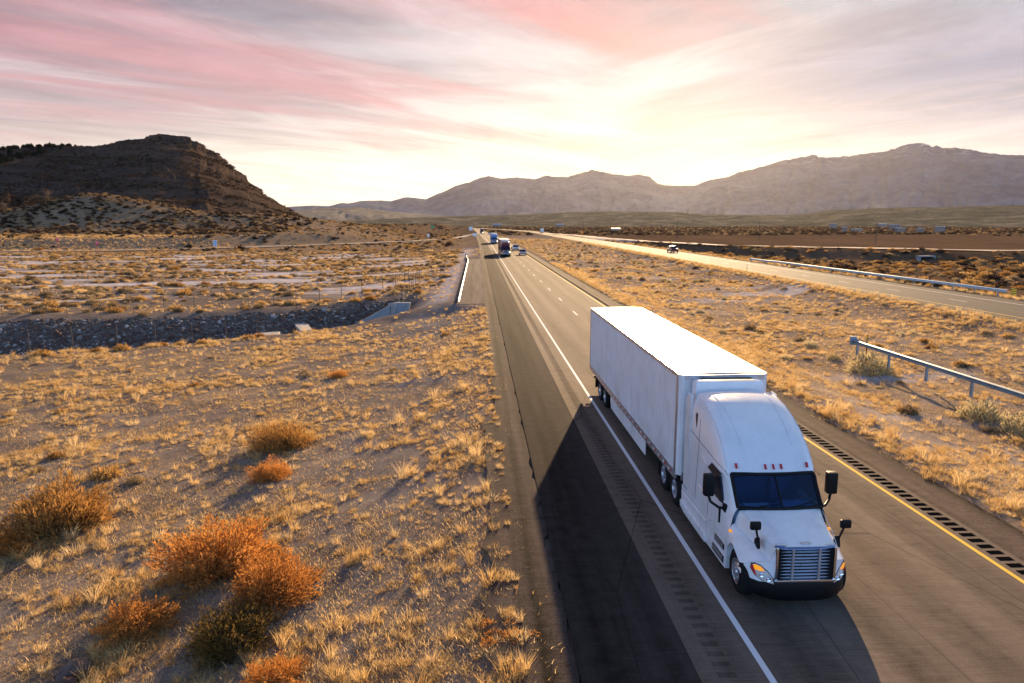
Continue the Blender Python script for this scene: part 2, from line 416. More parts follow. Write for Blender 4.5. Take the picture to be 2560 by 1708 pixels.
# ------------------------------------------------------------------ roads
def asphalt(name, col, tracks, speck=1.0, rough=0.55, spec=0.5, wear=0.25):
    m = bpy.data.materials.new(name); t = NT(m)
    uv = t.n('ShaderNodeUVMap', uv_map='uv').outputs[0]
    s = t.n('ShaderNodeSeparateXYZ', {0: uv}); u = s.outputs[0]
    pos = t.n('ShaderNodeNewGeometry').outputs['Position']
    streak = t.noise(t.n('ShaderNodeVectorMath', {0: uv, 1: (1.6, 0.05, 1)}, operation='MULTIPLY').outputs[0], 1.0, 5, 0.6)
    fine = t.noise(pos, 55, 3, 0.75); mid = t.noise(pos, 2.2, 5, 0.7)
    k = 0.0
    for (c, w, a) in tracks:
        q = t.math('DIVIDE', t.math('SUBTRACT', u, c), w)
        k = t.math('ADD', k, t.math('MULTIPLY', t.math('POWER', 2.718, t.math('MULTIPLY', t.math('MULTIPLY', q, q), -1.0)), a))
    tine = t.noise(t.n('ShaderNodeVectorMath', {0: uv, 1: (1.1, 17, 1)}, operation='MULTIPLY').outputs[0], 1.0, 3, 0.7)
    k = t.math('ADD', k, t.n('ShaderNodeMapRange', {0: tine, 1: 0.3, 2: 0.7, 3: -0.13 * speck, 4: 0.13 * speck}).outputs[0])
    k = t.math('ADD', k, t.n('ShaderNodeMapRange', {0: streak, 1: 0.3, 2: 0.7, 3: -wear, 4: wear}).outputs[0])
    k = t.math('ADD', k, t.n('ShaderNodeMapRange', {0: mid, 1: 0.3, 2: 0.7, 3: -wear * 0.6, 4: wear * 0.6}).outputs[0])
    k = t.math('ADD', k, t.n('ShaderNodeMapRange', {0: fine, 1: 0.35, 2: 0.65, 3: -0.38 * speck, 4: 0.42 * speck}).outputs[0])
    c = t.n('ShaderNodeVectorMath', {0: col, 3: t.math('ADD', 1.0, k)}, operation='SCALE').outputs[0]
    # thin dark tar seams and cracks
    vor = t.n('ShaderNodeTexVoronoi', {'Vector': t.n('ShaderNodeVectorMath', {0: uv, 1: (0.35, 0.09, 1)}, operation='MULTIPLY').outputs[0], 'Scale': 1.0}, feature='DISTANCE_TO_EDGE').outputs['Distance']
    c = t.mix(t.math('MULTIPLY', t.smooth(vor, 0.006, 0.001), 0.5), c, (0.012, 0.012, 0.013))
    b = t.n('ShaderNodeBump', {'Height': t.math('ADD', fine, t.math('MULTIPLY', mid, 0.4)), 'Strength': 0.55, 'Distance': 0.012}).outputs[0]
    t.out(t.n('ShaderNodeBsdfPrincipled', {'Base Color': c, 'Roughness': t.n('ShaderNodeMapRange', {0: fine, 1: 0.3, 2: 0.7, 3: rough - 0.08, 4: rough + 0.1}).outputs[0],
                                           'Specular IOR Level': spec, 'Normal': b}).outputs[0]); return m
def ribbon(name, u0, u1, y0, y1, z, mat, off=road_off, step=4.0, wob=0.0, nu=2, kind='structure'):
    yy = np.arange(y0, y1 + step * 0.5, step); uu = np.linspace(u0, u1, nu)
    U, Y = np.meshgrid(uu, yy)
    if wob:
        U = U.copy(); U[:, 0] += wob * fbm(yy / 1.7, yy * 0 + u0, 3); U[:, -1] += wob * fbm(yy / 1.3, yy * 0 + u1 + 5, 3)
    X = U + off(Y)
    me = np_mesh(name, np.stack([X, Y, np.full_like(X, z)], -1).reshape(-1, 3), grid_faces(len(yy), nu), mat, False, uv=np.stack([U, Y], -1).reshape(-1, 2))
    return tag(link(name, me), kind=kind)
wheel = [(XW + 0.95, 0.4, -0.3), (XW + 2.75, 0.45, -0.3), (XW + 1.85, 0.3, 0.18), (XD + 0.95, 0.45, -0.28), (XD + 2.7, 0.45, -0.28), (XD + 1.8, 0.3, 0.15)]
A_lane = asphalt('lane_asphalt', (0.135, 0.104, 0.08), wheel, 1.3, 0.9, 0.06)
A_sh = asphalt('shoulder_asphalt', (0.036, 0.029, 0.025), [(3.9, 0.35, 0.35), (2.4, 0.4, -0.25)], 1.3, 0.95, 0.03, 0.45)
A_opp = asphalt('far_asphalt', (0.06, 0.054, 0.052), [(51, 0.4, 0.3), (53, 0.4, 0.3), (55, 0.4, 0.3)], 1.1, 0.85, 0.07)
GRAV = asphalt('shoulder_gravel', (0.06, 0.046, 0.04), [(1.25, 0.16, -0.6)], 2.0, 0.95, 0.05, 0.5)
GRAV2 = asphalt('median_gravel', (0.09, 0.066, 0.052), [(14.85, 0.3, -0.85)], 2.0, 0.95, 0.05, 0.4)
ribbon('road', 4.05, 13.5, -10, 1100, 0.0, A_lane)
ribbon('road_shoulder', 1.85, 4.05, -10, 560, 0.0, A_sh, step=1.0)
ribbon('gravel_shoulder', 0.7, 1.85, 30, 560, -0.03, GRAV, step=0.4, wob=0.22)
ribbon('gravel_shoulder', 0.25, 1.85, -10, 30, -0.028, GRAV, step=0.2, wob=0.3)
ribbon('gravel_shoulder', 13.5, 15.15, -10, 600, -0.03, GRAV2, step=0.4, wob=0.15)
ribbon('opposite_road', 46.4, 58.1, -10, 1100, 0.0, A_opp, opp_off)
ribbon('gravel_shoulder', 45.7, 46.4, -10, 600, -0.03, GRAV, opp_off, 1.0, 0.2)
ribbon('gravel_shoulder', 58.1, 58.8, -10, 600, -0.03, GRAV, opp_off, 1.0, 0.2)
APR = asphalt('worn_apron', (0.10, 0.082, 0.078), [(0.8, 0.3, -0.3), (-0.9, 0.35, -0.25)], 1.3, 0.95, 0.03, 0.5)
ribbon('gravel_apron', -2.35, 0.9, 74, 168, -0.025, APR, step=0.8, wob=0.25, nu=3)
def paint(name, col):
    m = bpy.data.materials.new(name); t = NT(m)
    pos = t.n('ShaderNodeNewGeometry').outputs['Position']
    n = t.noise(pos, 14, 5, 0.75); f = t.smooth(n, 0.62, 0.72)
    c = t.mix(t.math('MULTIPLY', f, 0.6), col, (0.07, 0.06, 0.055))
    t.out(t.n('ShaderNodeBsdfPrincipled', {'Base Color': c, 'Roughness': 0.8, 'Specular IOR Level': 0.08}).outputs[0]); return m
P_w = paint('white_road_paint', (0.7, 0.7, 0.7)); P_y = paint('yellow_road_paint', (0.75, 0.47, 0.06))
ribbon('white_edge_line', XW - 0.065, XW + 0.065, -10, 900, 0.005, P_w, step=2)
ribbon('yellow_edge_line', XY - 0.06, XY + 0.06, -10, 900, 0.005, P_y, step=2)
ribbon('yellow_edge_line', 47.9, 48.05, 0, 900, 0.005, P_y, opp_off, 2)
ribbon('white_edge_line', 55.6, 55.75, 0, 900, 0.005, P_w, opp_off, 2)
def dashes(name, u, off, y0, y1, per, ln, w, mat, z=0.005, slant=0.0):
    V, F, UV = [], [], []
    for y in np.arange(y0, y1, per):
        b = len(V); o = float(off(y))
        V += [(u - w / 2 + o, y, z), (u + w / 2 + o, y + slant, z), (u + w / 2 + o, y + ln + slant, z), (u - w / 2 + o, y + ln, z)]; F.append((b, b + 1, b + 2, b + 3))
    UV = [(v[0], v[1]) for v in V]
    return tag(link(name, np_mesh(name, V, F, mat, uv=UV)), kind='structure')
dashes('lane_dashes', XD, road_off, 65.6 - 12.19 - 1.5, 700, 12.19, 3.05, 0.12, P_w)
dashes('lane_dashes', 51.9, opp_off, 0, 700, 12.19, 3.05, 0.14, P_w)
GROOVE_SHADE = asphalt('rumble_groove_shade', (0.005, 0.005, 0.006), [], 0.8, 0.95, 0.0, 0.2)  # flat bars; the shade inside milled grooves is put into the dark colour
GROOVE_SHADE2 = asphalt('faint_groove_shade', (0.095, 0.073, 0.057), [], 0.9, 0.95, 0.02, 0.3)  # left strip: fainter groove shade, likewise painted as colour
dashes('rumble_strip', 13.14, road_off, -6, 220, 0.35, 0.205, 0.38, GROOVE_SHADE)
dashes('rumble_strip', 4.58, road_off, -6, 220, 0.33, 0.15, 0.34, GROOVE_SHADE2)
_unused = asphalt('worn_strip', (0.09, 0.075, 0.066), [], 1.6, 0.7, 0.3, 0.6)

def poly_ribbon(name, pts, w, mat, dz=0.12, step=6.0):
    P = np.array(pts, float); seg = np.hypot(*np.diff(P, axis=0).T); s = np.concatenate([[0], np.cumsum(seg)])
    q = np.arange(0, s[-1], step); x = np.interp(q, s, P[:, 0]); y = np.interp(q, s, P[:, 1])
    k = np.ones(7) / 7
    if len(x) > 14: x[3:-3] = np.convolve(x, k, 'valid'); y[3:-3] = np.convolve(y, k, 'valid')
    dx, dy = np.gradient(x), np.gradient(y); L = np.hypot(dx, dy); nx, ny = -dy / L, dx / L
    V, UV = [], []
    for a in (-1, -0.33, 0.33, 1):
        X, Y = x + nx * w / 2 * a, y + ny * w / 2 * a
        V.append(np.stack([X, Y, height(X, Y, False) + dz], -1)); UV.append(np.stack([np.full_like(q, a * w / 2), q], -1))
    V = np.stack(V, 1).reshape(-1, 3); UV = np.stack(UV, 1).reshape(-1, 2)
    return tag(link(name, np_mesh(name, V, grid_faces(len(q), 4), mat, True, uv=UV)), kind='structure')
RAMPM = asphalt('ramp_asphalt', (0.17, 0.155, 0.15), [], 0.8, 0.6, 0.4, 0.3)
DIRT = asphalt('dirt_track', (0.38, 0.31, 0.26), [], 0.8, 0.9, 0.1, 0.4)
poly_ribbon('ramp_road', list(zip(RP_X, RP_Y)), 8.5, RAMPM, 0.32)
poly_ribbon('frontage_road', list(zip(FR_X, FR_Y)), 7.0, DIRT, 0.4)
poly_ribbon('dirt_track', [on_z(u, v, -2.4) for u, v in ((-300, 776), (0, 764), (150, 757), (300, 751), (420, 749))], 2.6, DIRT, 0.08, 3.0)

# ------------------------------------------------------------------ hills and mountains
def rockmat(name, c1, c2, c3, pale=None, s=0.01, bump=6.0, zlo=0, zhi=1):
    m = bpy.data.materials.new(name); t = NT(m)
    g = t.n('ShaderNodeNewGeometry'); pos = g.outputs['Position']
    z = t.n('ShaderNodeSeparateXYZ', {0: pos}).outputs[2]
    n1 = t.noise(pos, s, 8, 0.62, 0.5); n2 = t.noise(pos, s * 7, 6, 0.65)
    c = t.ramp(t.math('ADD', t.math('MULTIPLY', n1, 0.6), t.math('MULTIPLY', n2, 0.4)), [(0.36, c1), (0.5, c2), (0.64, c3)])
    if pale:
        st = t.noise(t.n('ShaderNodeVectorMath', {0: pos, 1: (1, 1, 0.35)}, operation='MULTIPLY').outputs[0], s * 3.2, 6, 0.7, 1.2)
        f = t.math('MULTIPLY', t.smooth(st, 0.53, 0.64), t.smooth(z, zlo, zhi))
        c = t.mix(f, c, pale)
    b = t.n('ShaderNodeBump', {'Height': t.math('ADD', n1, t.math('MULTIPLY', n2, 0.35)), 'Strength': 0.8, 'Distance': bump}).outputs[0]
    t.out(t.n('ShaderNodeBsdfPrincipled', {'Base Color': c, 'Roughness': 1.0, 'Specular IOR Level': 0.0, 'Normal': b}).outputs[0]); return m
def skyline(px):
    P = np.array(px, float); X, Y, Z = ray(P[:, 0], P[:, 1])
    az = np.arctan2(X, Y); tn = Z / np.hypot(X, Y); o = np.argsort(az); return az[o], tn[o]
def hill(name, px, r0, rr, r1, shape, mat, zb=-3.0, rows=(60, 14), azr=None, daz=0.0016, rough=0.0, amp=0.35, fs=(9.0, 700.0), rv=0.0, sky=0.0):
    az, tn = skyline(px)
    a0, a1 = azr or (az[0], az[-1]); A = np.arange(a0, a1, daz)
    T = np.interp(A, az, tn)
    k_ = max(3, int(0.03 / daz)); pad = np.pad(T, k_, mode='edge'); TS = np.convolve(pad, np.hanning(2 * k_ + 1) / np.hanning(2 * k_ + 1).sum(), 'valid')
    T = T + sky * (fbm(A * 160, A * 0 + rr, 4)) * np.maximum(T, 0.004)
    RR = rr * (1 + rv * fbm(A * 5, A * 0 + 3.3, 3))
    ZR = CAM_H + T * RR; ZS = CAM_H + np.minimum(TS, T + 0.004) * RR
    tt = np.concatenate([np.linspace(0, 1, rows[0]), 1 + np.linspace(0, 1, rows[1] + 1)[1:]])
    V = []
    for t in tt:
        if t <= 1:
            r = r0 + (RR - r0) * t; z = zb + (ZS - zb) * shape(t) + (ZR - ZS) * t ** 5
        else:
            r = RR + (r1 - RR) * (t - 1); z = ZR + (zb - ZR) * (t - 1) ** 1.3
        w = np.clip(t * (1 - t) * 4, 0, 1) ** 0.7 if t < 1 else np.clip((t - 1) * 3, 0, 1)
        q = (ridged(A * fs[0] * 6.2832 / 2 + 0.8 * fbm(A * 20, A * 0 + t * 3, 2), np.full_like(A, t * 1.6) + rr) - 0.55)
        z = z + amp * w * q * np.maximum(ZR - zb, 6) + rough * w * fbm(A * r / fs[1], np.full_like(A, 1.0) * r / fs[1], 4)
        V.append(np.stack([np.sin(A) * r, np.cos(A) * r, z], -1))
    return tag(link(name, np_mesh(name, np.stack(V).reshape(-1, 3), grid_faces(len(tt), len(A)), mat, True)), kind='structure')
c6 = lambda L: [(1600 + x / 2.448, 330 + y / 2.448) for x, y in L]
c5 = lambda L: [(700 + x / 2.35, 380 + y / 2.35) for x, y in L]
c4 = lambda L: [(x * 0.383, 300 + y * 0.383) for x, y in L]
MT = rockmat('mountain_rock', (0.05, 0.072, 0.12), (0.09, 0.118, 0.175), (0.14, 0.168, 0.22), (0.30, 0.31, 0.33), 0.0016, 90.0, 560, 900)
ridge_c = c5([(-200, 350), (60, 322), (190, 315), (290, 318), (360, 300), (400, 303), (480, 287), (600, 285), (650, 290), (740, 265), (860, 278), (910, 252), (960, 235), (1030, 200), (1080, 185), (1110, 180), (1180, 150), (1230, 142),
              (1300, 157), (1390, 150), (1500, 160), (1560, 138), (1600, 145), (1690, 148), (1760, 125), (1810, 115), (1830, 103), (1880, 115), (1960, 130), (2050, 140), (2110, 132), (2170, 145), (2220, 185), (2260, 195), (2350, 199)])
ridge_r = c6([(340, 327), (420, 295), (540, 275), (610, 245), (700, 225), (790, 200), (870, 175), (960, 160), (1060, 140), (1080, 138), (1092, 155), (1180, 155), (1300, 145), (1400, 130), (1500, 120), (1560, 100), (1640, 75),
              (1720, 65), (1770, 80), (1790, 95), (1810, 82), (1850, 98), (1920, 97), (2040, 110), (2130, 130), (2240, 140), (2350, 142), (2700, 180), (3400, 260)])
fan = lambda t: 0.10 * t / 0.42 if t < 0.42 else 0.10 + 0.90 * ((t - 0.42) / 0.58) ** 1.25
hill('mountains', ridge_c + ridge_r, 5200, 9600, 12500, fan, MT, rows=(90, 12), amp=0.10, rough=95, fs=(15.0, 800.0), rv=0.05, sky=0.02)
FH = rockmat('far_hill_soil', (0.10, 0.095, 0.085), (0.16, 0.15, 0.13), (0.22, 0.2, 0.17), None, 0.004, 20.0)
hill('far_hills', c5([(-600, 380), (-100, 352), (100, 345), (250, 330), (450, 326), (560, 340), (660, 352), (900, 372), (1300, 392), (1800, 400), (2400, 402)]), 3800, 6300, 7600, lambda t: t ** 1.1, FH, rows=(30, 8), amp=0.25, rough=4, sky=0.04)
LH = rockmat('low_hill_soil', (0.055, 0.056, 0.042), (0.105, 0.098, 0.072), (0.25, 0.21, 0.15), None, 0.014, 11.0)
low = c5([(100, 415), (430, 403), (600, 395), (800, 385), (1080, 375), (1300, 372), (1500, 365), (1700, 355), (1900, 348), (2100, 352), (2350, 355)]) + \
      c6([(300, 500), (450, 509), (700, 508), (1000, 505), (1050, 495), (1180, 480), (1350, 470), (1550, 463), (1700, 460), (1850, 463), (2050, 455), (2350, 447), (3000, 430), (3800, 420)])
hill('low_hills', low, 1650, 2700, 3500, lambda t: t ** 0.8, LH, zb=-4, rows=(46, 8), amp=0.0, rough=13, fs=(22.0, 230.0), rv=0.06, sky=0.01, daz=0.001)
BT = rockmat('butte_rock', (0.036, 0.027, 0.022), (0.062, 0.045, 0.035), (0.092, 0.066, 0.048), (0.18, 0.085, 0.05), 0.05, 1.6, 62, 92)
butte = [(-1200, 420), (-700, 400), (-300, 384)] + c4([(0, 196), (100, 192), (250, 178), (370, 170), (510, 172), (620, 172), (740, 156), (820, 136), (940, 129), (985, 108), (1000, 105), (1060, 98), (1200, 105), (1245, 112), (1250, 138), (1285, 140), (1335, 178), (1340, 190),
    (1430, 222), (1440, 250), (1478, 264), (1482, 288), (1522, 298), (1530, 332), (1560, 345), (1610, 372), (1620, 404), (1700, 450), (1722, 484), (1800, 535), (1920, 600), (2000, 640), (2160, 672), (2350, 700), (2520, 720)])
def bshape(t):
    c = 0.90 * (t / 0.9) ** 1.2 if t < 0.9 else (0.90 + 0.08 * (t - 0.9) / 0.04 if t < 0.94 else 0.98 + 0.02 * (t - 0.94) / 0.06)
    return c + 0.01 * math.sin(t * 13) * t * (1 - t)
hill('butte', butte, 470, 860, 1250, bshape, BT, zb=-1.0, rows=(130, 14), amp=0.05, rough=6.0, fs=(8.0, 75.0), daz=0.0011, sky=0.012)

# ------------------------------------------------------------------ sky, sun, air, camera
def build_sky():
    w = bpy.data.worlds.new('World'); scene.world = w; w.use_nodes = True
    class _W: pass
    t = NT.__new__(NT); t.t = w.node_tree; t.t.nodes.clear()
    D = t.n('ShaderNodeTexCoord').outputs['Generated']
    s = t.n('ShaderNodeSeparateXYZ', {0: D}); x, y, z = s.outputs
    az = t.math('ARCTAN2', x, y)
    zc = t.math('MAXIMUM', z, 0.0)
    # cloud sheet coordinates: streaks run towards a point a little right of the sun
    inv = t.math('DIVIDE', 1.0, t.math('ADD', zc, 0.11))
    px = t.math('MULTIPLY', x, inv); py = t.math('MULTIPLY', y, inv)
    def streak(deg, su, sv, off, det=7, dist=0.8, rough=0.58):
        ph = R(deg)
        va = t.math('SUBTRACT', t.math('MULTIPLY', px, math.cos(ph)), t.math('MULTIPLY', py, math.sin(ph)))
        ua = t.math('ADD', t.math('MULTIPLY', px, math.sin(ph)), t.math('MULTIPLY', py, math.cos(ph)))
        v = t.n('ShaderNodeCombineXYZ', {0: t.math('MULTIPLY', va, sv), 1: t.math('MULTIPLY', ua, su), 2: off}).outputs[0]
        return t.noise(v, 1.0, det, rough, dist)
    sideR = t.smooth(az, 0.10, 0.30)
    def two(su, sv, off, **k):
        a = streak(52, su, sv, off, **k); b = streak(-38, su, sv, off + 5.5, **k)
        return t.math('ADD', t.math('MULTIPLY', a, t.math('SUBTRACT', 1.0, sideR)), t.math('MULTIPLY', b, sideR))
    n1 = two(0.15, 0.8, 0.0); n2 = two(0.2, 1.15, 9.3); n3 = two(0.14, 0.75, 21.7); n4 = streak(50, 0.5, 2.4, 4.4)
    front = t.smooth(y, -0.15, 0.45)
    base = t.ramp(z, [(0.0, (1.4, 1.2, 0.95)), (0.05, (1.25, 1.02, 0.88)), (0.12, (0.88, 0.68, 0.69)), (0.21, (0.52, 0.42, 0.49)), (0.32, (0.33, 0.31, 0.42)), (0.5, (0.10, 0.14, 0.30)), (1.0, (0.03, 0.075, 0.27))])
    # cream-bright opening in the clouds low on the left
    def blob(a, e, sa, se):
        qa = t.math('DIVIDE', t.math('SUBTRACT', az, a), sa); qe = t.math('DIVIDE', t.math('SUBTRACT', z, e), se)
        return t.math('POWER', 2.718, t.math('MULTIPLY', t.math('ADD', t.math('MULTIPLY', qa, qa), t.math('MULTIPLY', qe, qe)), -1.0))
    lowcream = blob(-0.17, 0.055, 0.30, 0.05)
    base = t.mix(t.math('MULTIPLY', lowcream, 0.8), base, (1.75, 1.62, 1.38))
    glow = blob(0.22, 0.0, 0.19, 0.10)
    base = t.mix(t.math('MULTIPLY', glow, 0.8), base, (2.3, 1.65, 0.85))
    # right: pale blue and grey cloud
    rt = t.smooth(az, 0.22, 0.62)
    base = t.mix(t.math('MULTIPLY', rt, 0.55), base, (0.98, 0.90, 0.98))
    base = t.mix(t.math('MULTIPLY', t.math('MULTIPLY', t.smooth(az, 0.28, 0.5), t.smooth(z, 0.2, 0.27)), 0.9), base, (0.62, 0.80, 0.94))
    hi = t.smooth(z, 0.015, 0.10)
    # grey-lavender streaks
    f2 = t.math('MULTIPLY', t.math('MULTIPLY', t.smooth(n2, 0.50, 0.66), t.smooth(z, 0.05, 0.15)), 0.88)
    c = t.mix(f2, base, (0.43, 0.37, 0.45))
    # pink streaks
    side = t.math('SUBTRACT', 1.0, t.math('MULTIPLY', t.smooth(az, 0.18, 0.36), 0.9))
    f1 = t.math('MULTIPLY', t.math('MULTIPLY', t.smooth(n1, 0.46, 0.63), hi), t.math('MULTIPLY', side, 0.74))
    c = t.mix(f1, c, (1.05, 0.50, 0.53))
    hot = t.math('MULTIPLY', blob(0.08, 0.235, 0.26, 0.05), t.smooth(n4, 0.45, 0.62))
    c = t.mix(t.math('MULTIPLY', hot, 0.8), c, (1.15, 0.42, 0.43))
    # white wisps
    f3 = t.math('MULTIPLY', t.math('MULTIPLY', t.smooth(n3, 0.5, 0.66), hi), t.math('SUBTRACT', 0.85, t.math('MULTIPLY', t.smooth(az, 0.2, 0.5), 0.6)))
    c = t.mix(f3, c, t.mix(t.smooth(z, 0.05, 0.22), (1.45, 1.3, 1.15), (1.08, 0.98, 1.02)))
    # slate cloud bank low on the right
    bank = t.math('MULTIPLY', blob(0.58, 0.17, 0.24, 0.05), t.smooth(n2, 0.22, 0.5))
    c = t.mix(t.math('MULTIPLY', bank, 0.95), c, (0.45, 0.45, 0.63))
    tex = two(1.1, 2.6, 40.0, det=8, rough=0.66, dist=1.2)
    c = t.n('ShaderNodeVectorMath', {0: c, 3: t.n('ShaderNodeMapRange', {0: tex, 1: 0.32, 2: 0.68, 3: 0.82, 4: 1.12}).outputs[0]}, operation='SCALE').outputs[0]
    # behind the camera: clear blue dusk sky
    back = t.ramp(z, [(0.0, (1.6, 1.6, 2.05)), (0.12, (1.45, 1.9, 2.75)), (0.33, (0.8, 1.9, 3.6)), (0.55, (0.12, 0.24, 0.6)), (1.0, (0.03, 0.075, 0.30))])
    c = t.mix(front, back, c)
    c = t.mix(t.smooth(z, -0.02, 0.0), (0.25, 0.19, 0.15), c)
    sky = t.n('ShaderNodeTexSky', sky_type='NISHITA', sun_disc=False, sun_elevation=SUN_EL, sun_rotation=SUN_AZ, altitude=1400.0, air_density=1.0, dust_density=1.5)
    b1 = t.n('ShaderNodeBackground', {'Color': sky.outputs[0], 'Strength': SKY_N})
    b2 = t.n('ShaderNodeBackground', {'Color': c, 'Strength': SKY_C})
    t.n('ShaderNodeOutputWorld', {0: t.n('ShaderNodeAddShader', {0: b1.outputs[0], 1: b2.outputs[0]}).outputs[0]})
SKY_N, SKY_C = 0.004, 0.27
build_sky()
sun = bpy.data.lights.new('sun', 'SUN'); sun.energy = 5.0; sun.angle = R(0.55); sun.color = (1.0, 0.69, 0.385)
so = bpy.data.objects.new('sun', sun); COL.objects.link(so)
so.rotation_euler = Vector((math.sin(SUN_AZ) * math.cos(SUN_EL), math.cos(SUN_AZ) * math.cos(SUN_EL), math.sin(SUN_EL))).to_track_quat('Z', 'Y').to_euler()
so.location = (300, 1000, 100)

def build_haze():
    mb = MB(); mb.box(-13600, 13600, -300, 13600, -9, 1150)
    m = bpy.data.materials.new('haze_air'); t = NT(m)
    v = t.n('ShaderNodeVolumePrincipled', {'Color': (0.92, 0.90, 0.88), 'Density': HAZE_D, 'Anisotropy': HAZE_G})
    o = t.n('ShaderNodeOutputMaterial'); t.t.links.new(v.outputs[0], o.inputs['Volume'])
    tag(mb.build('haze', m), kind='stuff')
HAZE_D, HAZE_G = 0.48e-5, 0.67
build_haze()

cam = bpy.data.cameras.new('camera'); cam.sensor_width = 36.0; cam.lens = 36.0 * FPX / 2560
cam.clip_start = 0.3; cam.clip_end = 60000
co = bpy.data.objects.new('camera', cam); COL.objects.link(co); scene.camera = co
co.location = (0, 0, CAM_H); co.rotation_euler = (math.pi / 2 - PITCH, 0, -YAW)
vs = scene.view_settings; vs.view_transform = 'Standard'; vs.look = 'None'; vs.gamma = 1.0; vs.use_curve_mapping = False
vs.exposure = 1.38
scene.render.engine = 'CYCLES'
cy = scene.cycles; cy.use_denoising = True; cy.max_bounces = 6; cy.diffuse_bounces = 2; cy.glossy_bounces = 3; cy.transmission_bounces = 4; cy.transparent_max_bounces = 8; cy.volume_bounces = 0
cy.sample_clamp_indirect = 6.0; cy.use_adaptive_sampling = True; cy.adaptive_threshold = 0.02

# ------------------------------------------------------------------ articulated lorry: front bumper at y = 0, driving towards -y
def interp_prof(rows, y):
    """rows: list of (y, value-tuple)"""
    ys_ = [r[0] for r in rows]; A = np.array([r[1] for r in rows], float)
    return [float(np.interp(y, ys_, A[:, k])) for k in range(A.shape[1])]
def both(L): return [(-x, *r) for (x, *r) in reversed(L)] + [(x, *r) for (x, *r) in L[1:]] if L[0][0] == 0 else [(-x, *r) for (x, *r) in reversed(L)] + L
def yfront(x): return 0.03 + 0.10 * (abs(x) / 1.2) ** 2 + 0.58 * (abs(x) / 1.2) ** 4
HOOD = [(0.0, [(0, 1.50), (0.33, 1.495), (0.56, 1.475), (0.655, 1.43), (0.685, 1.33), (0.705, 1.12), (0.86, 1.085), (1.02, 1.01), (1.14, 0.87), (1.2, 0.62)]),
        (0.5, [(0, 1.66), (0.40, 1.655), (0.68, 1.63), (0.785, 1.575), (0.82, 1.46), (0.85, 1.235), (0.99, 1.245), (1.10, 1.20), (1.18, 1.10), (1.215, 1.00)]),
        (1.0, [(0, 1.80), (0.48, 1.79), (0.80, 1.77), (0.95, 1.72), (1.0, 1.60), (1.04, 1.41), (1.11, 1.37), (1.165, 1.26), (1.2, 1.10), (1.205, 0.95)])]
ROOF = [(1.50, 1.80), (2.04, 2.44), (2.2, 2.68), (2.5, 2.99), (2.9, 3.28), (3.4, 3.53), (3.9, 3.70), (4.4, 3.78), (4.75, 3.79)]
def cab_prof(y):
    zt = float(np.interp(y, [r[0] for r in ROOF], [r[1] for r in ROOF]))
    k = float(np.interp(y, [1.5, 2.04, 4.75], [0, 0, 1]))
    a = 0.025 if y <= 2.04 else 0.06
    return [(0, zt), (0.4, zt - 0.004), (0.75, zt - 0.4 * a), (lerp(0.99, 0.95, k), zt - a), (lerp(1.055, 1.03, k), zt - 0.12), (lerp(1.10, 1.08, k), zt - 0.26),
            (lerp(1.14, 1.14, k), zt - 0.48), (1.17, min(zt - 0.60, 2.1)), (1.195, min(zt - 0.72, 1.35)), (1.2, 0.95)]
def cab_pt(x, y, z):
    f = float(np.interp(y, [1.5, 2.04, 3.4], [0.17, 0.15, 0.0]))
    return (x, y - f * max(0.0, 1 - (x / 1.02) ** 2), z)
def wheel(tr, cx, cy, cz, sgn, dual, parent, r=0.51):
    far = tr.location.y > 100
    mb = MB(); w = 0.30
    def tyre(c, m):
        prof = [(0, 0.29), (-0.01, 0.36), (0.0, 0.44), (0.03, r - 0.02), (0.07, r), (w - 0.07, r), (w - 0.03, r - 0.02), (w, 0.44), (w + 0.01, 0.36), (w, 0.29)]
        for g in (0.11, 0.15, 0.19): pass
        m.lathe([(t - w, q) for t, q in prof], c, 'x', 30, sgn)
    tyre((cx, cy, cz), mb)
    if dual: tyre((cx - sgn * 0.34, cy, cz), mb)
    o = mb.build('wheel', M['rubber'], parent, 40)
    rm = MB()
    if dual: rm.lathe([(-0.01, 0.30), (-0.02, 0.285), (-0.15, 0.26), (-0.17, 0.20), (-0.16, 0.12), (-0.03, 0.11), (-0.015, 0.0)], (cx, cy, cz), 'x', 24, sgn)
    else: rm.lathe([(0.0, 0.30), (-0.01, 0.285), (-0.06, 0.265), (0.0, 0.20), (0.015, 0.12), (0.05, 0.11), (0.06, 0.07), (0.06, 0.0)], (cx, cy, cz), 'x', 24, sgn)
    for k in range(10):
        a = 2 * math.pi * k / 10
        rm.tube([(cx - sgn * (0.17 if dual else 0.0), cy + 0.16 * math.cos(a), cz + 0.16 * math.sin(a)), (cx - sgn * (0.13 if dual else -0.03), cy + 0.16 * math.cos(a), cz + 0.16 * math.sin(a))], 0.016, 6)
    hm = rm; hm.mi = 1
    for k in range(10):
        a = 2 * math.pi * (k + 0.5) / 10
        x0 = cx - sgn * (0.165 if dual else 0.012)
        hm.tube([(x0, cy + 0.228 * math.cos(a), cz + 0.228 * math.sin(a)), (x0 + sgn * 0.012, cy + 0.228 * math.cos(a), cz + 0.228 * math.sin(a))], 0.028, 8)
    rm.build('rim', [M['steel'], M['seam']], o, 35)
    return o
